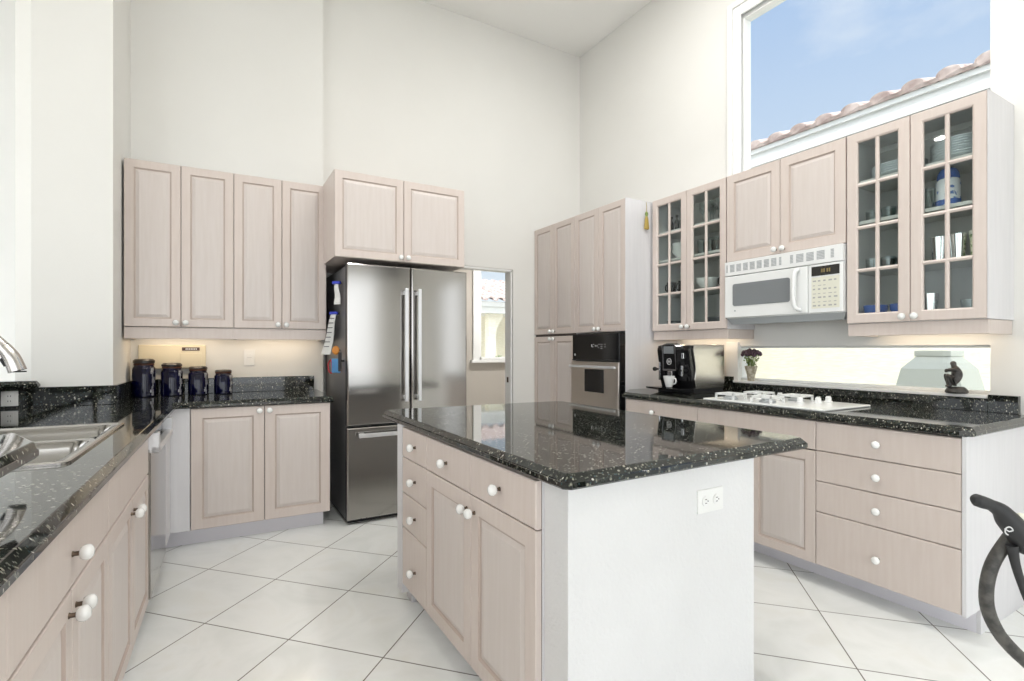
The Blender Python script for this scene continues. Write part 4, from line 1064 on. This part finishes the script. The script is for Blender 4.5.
# ================================================================== LAMPS
def strip_light(loc_, rz, length, w, label, group='under-cabinet strip lights'):
    t = thing('under_cabinet_light', label, 'light', loc_, rz, group)
    MB().box(-length / 2, length / 2, -.02, .02, .006, .022).build('housing', ['whitem'], t)
    MB().box(-length / 2 + .01, length / 2 - .01, -.015, .015, .002, .006).build('lens', ['strip'], t)
    ld = bpy.data.lights.new('strip', 'AREA'); ld.shape = 'RECTANGLE'; ld.size = length; ld.size_y = .03; ld.energy = w; ld.color = (1, .80, .58)
    lo = bpy.data.objects.new('strip_lamp', ld); COL.objects.link(lo); lo.parent = t; lo.location = (0, 0, 0)
strip_light(LF(-.18, 4.33, 1.368), RL, .50, UNDER_W, 'slim strip light under the cabinet above the taller canisters')
strip_light(LF(.43, 4.33, 1.368), RL, .50, UNDER_W, 'slim strip light under the cabinet beside the fridge')
strip_light((3.42, 2.80, 1.368), RR, .55, UNDER_W, 'slim strip light under the far glass cabinet above the coffee machine')
strip_light((3.42, 1.30, 1.368), RR, .50, UNDER_W * .8, 'slim strip light under the near glass cabinet')
def ceiling_or_fill_light(x, y, z, w, label):
    t = thing('ceiling_or_fill_light', label, 'light', (x, y, z), 0, 'recessed ceiling lights')
    MB().lathe([(.115, -.001), (.115, -.010), (.092, -.012), (.090, -.001)], seg=32).build('trim_ring', ['trim'], t, smooth=True)
    MB().lathe([(.088, -.002), (.088, -.006)], seg=32).build('lens', ['lamp'], t)
    ld = bpy.data.lights.new('can', 'AREA'); ld.shape = 'DISK'; ld.size = .17; ld.energy = w; ld.color = (1, .98, .955)
    lo = bpy.data.objects.new('can_or_fill_lamp', ld); COL.objects.link(lo); lo.parent = t; lo.location = (0, 0, -.014)
for x, y, l in ((1.5, 2.0, 'added ceiling fill light over the island top'), (2.4, 2.5, 'added ceiling fill light between island and tall cabinets'), (2.3, 1.2, 'added ceiling fill light over the right-hand aisle'),
                (.2, .8, 'added ceiling fill light over the camera side of the island'), (1.9, -.4, 'added ceiling fill light over the bicycle'), (-1.8, .6, 'added ceiling fill light over the nook'), (-3.2, 3.5, 'recessed ceiling light in the far nook corner')):
    ceiling_or_fill_light(x, y, CZ, CEIL_W, l)  # all but the nook corner lamp are unseen fill added for brightness
ceiling_or_fill_light(3.6, 5.6, 2.7, 34, 'added ceiling fill light in the hall beyond the doorway')  # unseen fill added to brighten the hall

# ================================================================== OUTSIDE
o = MB().box(-14, 22, -14, 24, -.40, -.13).build('ground', ['extground']); setp(o, kind='structure')
NX = 6.0
t = thing('neighbour_house', 'neighbouring house with clay tile roof seen through the kitchen windows', 'house', (NX, 0, -.13), 0)
MB().box(.55, 5.5, -3, 8.2, 0, 3.75).build('wall', ['extwall'], t)
MB().box(0, .56, -3.2, 8.4, 3.66, 3.76).box(0, .03, -3.2, 8.4, 3.70, 3.92).box(-.03, .0, -3.2, 8.4, 3.86, 3.94).box(-.02, 0, -3.2, 8.4, 3.70, 3.775).box(.0, .03, -3.2, 8.4, 3.60, 3.6995).build('fascia', ['fascia'], t)
mb = MB(); p = .285; sl_ = math.tan(radians(17))
seg = 8
nb = int(11.4 / p)
for k in range(nb):
    y0 = -3.1 + k * p
    for (cr_, oy, up_) in ((.095, .07, True), (.075, .215, False)):
        L0 = []; L1 = []
        for i in range(seg + 1):
            a = pi * i / seg
            yy = y0 + oy - cr_ * cos(a); zz = (cr_ * .62 * sin(a)) if up_ else (-cr_ * .30 * sin(a) + .012)
            L0.append((-.07, yy, 3.955 + zz)); L1.append((3.2, yy, 3.955 + zz + 3.27 * sl_))
        th = .016
        ring0 = L0 + [(L0[-1][0] + .02, L0[-1][1], 3.915), (L0[0][0] + .02, L0[0][1], 3.915)]
        ring1 = L1 + [(L1[-1][0], L1[-1][1], 3.915), (L1[0][0], L1[0][1], 3.915)]
        mb.loops([ring0, ring1], 0)
mb.box(0, 3.2, -3.1, 8.2, 3.90, 3.93)
mb.build('tile_roof', ['terra'], t)
# grill cover standing between the houses
t = thing('covered_grill', 'pale grey-green covered grill standing outside the slot window', 'grill', (5.1, 1.865, -.13), radians(0))
def rc(w, d_, z): return [(-d_, -w, z), (d_, -w, z), (d_, w, z), (-d_, w, z)]
MB().loops([rc(.27, .24, 0), rc(.235, .22, 1.0), rc(.190, .19, 1.215), rc(.115, .12, 1.312), rc(.113, .118, 1.316)]).build('cover', ['cover'], t, bevel=.008)
MB().loops([rc(.122, .125, 1.3165), rc(.122, .125, 1.362)]).build('top_cap', ['cover'], t, bevel=.004)
# building beyond the hall window
t = thing('guest_house', 'building with tile roof and arched porch beyond the hall window', 'house', (4.2, 11.2, -.13), 0)
MB().box(.0, 5.5, 1.2, 4, 0, 2.3).build('wall', ['extwall'], t)
MB().box(-.1, 5.6, 0, 4.1, 2.26, 2.50).box(-.1, 5.6, -.03, 0, 2.42, 2.54).build('fascia', ['fascia'], t)
mb = MB()
for k in range(20):
    x0 = -.1 + k * .285
    for cr_, ox, s_ in ((.085, .07, .6), (.075, .215, -.3)):
        L0 = [(x0 + ox - cr_ * cos(pi * i / 6), -.08, 2.60 + cr_ * s_ * sin(pi * i / 6)) for i in range(7)]
        L1 = [(q[0], 3.0, q[2] + .9) for q in L0]
        mb.loops([L0 + [(q[0], q[1], q[2] - .02) for q in reversed(L0)], L1 + [(q[0], q[1], q[2] - .02) for q in reversed(L1)]], 0)
mb.build('tile_roof', ['terra'], t)
for xx in (.9, 1.75, 2.6, 3.5):
    q = MB().box(xx, xx + .20, .15, .35, 0, 2.26)
    q.loops([[(xx + .2, .17, 1.75), (xx + .2, .33, 1.75), (xx + .2, .33, 2.26), (xx + .2, .17, 2.26)], [(xx + .30, .17, 2.02), (xx + .30, .33, 2.02), (xx + .30, .33, 2.26), (xx + .30, .17, 2.26)], [(xx + .42, .17, 2.16), (xx + .42, .33, 2.16), (xx + .42, .33, 2.26), (xx + .42, .17, 2.26)]])
    q.build('porch_column', ['extwall'], t)
def bush(x, y, h, r, label):
    t = thing('shrub', label, 'shrub', (x, y, -.13), 0, 'shrubs beyond the hall window')
    MB().tube([(0, 0, 0), (.02, 0, h * .5), (0, .02, h * .8)], .03, 6).build('stem', ['bark'], t)
    mb = MB()
    for k in range(600):
        a, e_ = random.uniform(0, 2 * pi), random.uniform(-1, 1); rr_ = r * random.uniform(.55, 1)
        c_ = Vector((rr_ * cos(a) * math.sqrt(1 - e_ * e_), rr_ * sin(a) * math.sqrt(1 - e_ * e_), h * .62 + e_ * h * .38))
        u_ = Vector((random.uniform(-1, 1), random.uniform(-1, 1), random.uniform(-1, 1))).normalized(); v_ = u_.orthogonal().normalized()
        s_ = random.uniform(.03, .07); mb.quad([c_ - u_ * s_, c_ + v_ * s_ * .5, c_ + u_ * s_, c_ - v_ * s_ * .5])
    mb.build('foliage', ['green'], t)
bush(4.75, 10.2, 1.45, .42, 'green leafy shrub beyond the hall window, left one'); bush(5.75, 10.5, 1.2, .38, 'green leafy shrub beyond the hall window, right one')
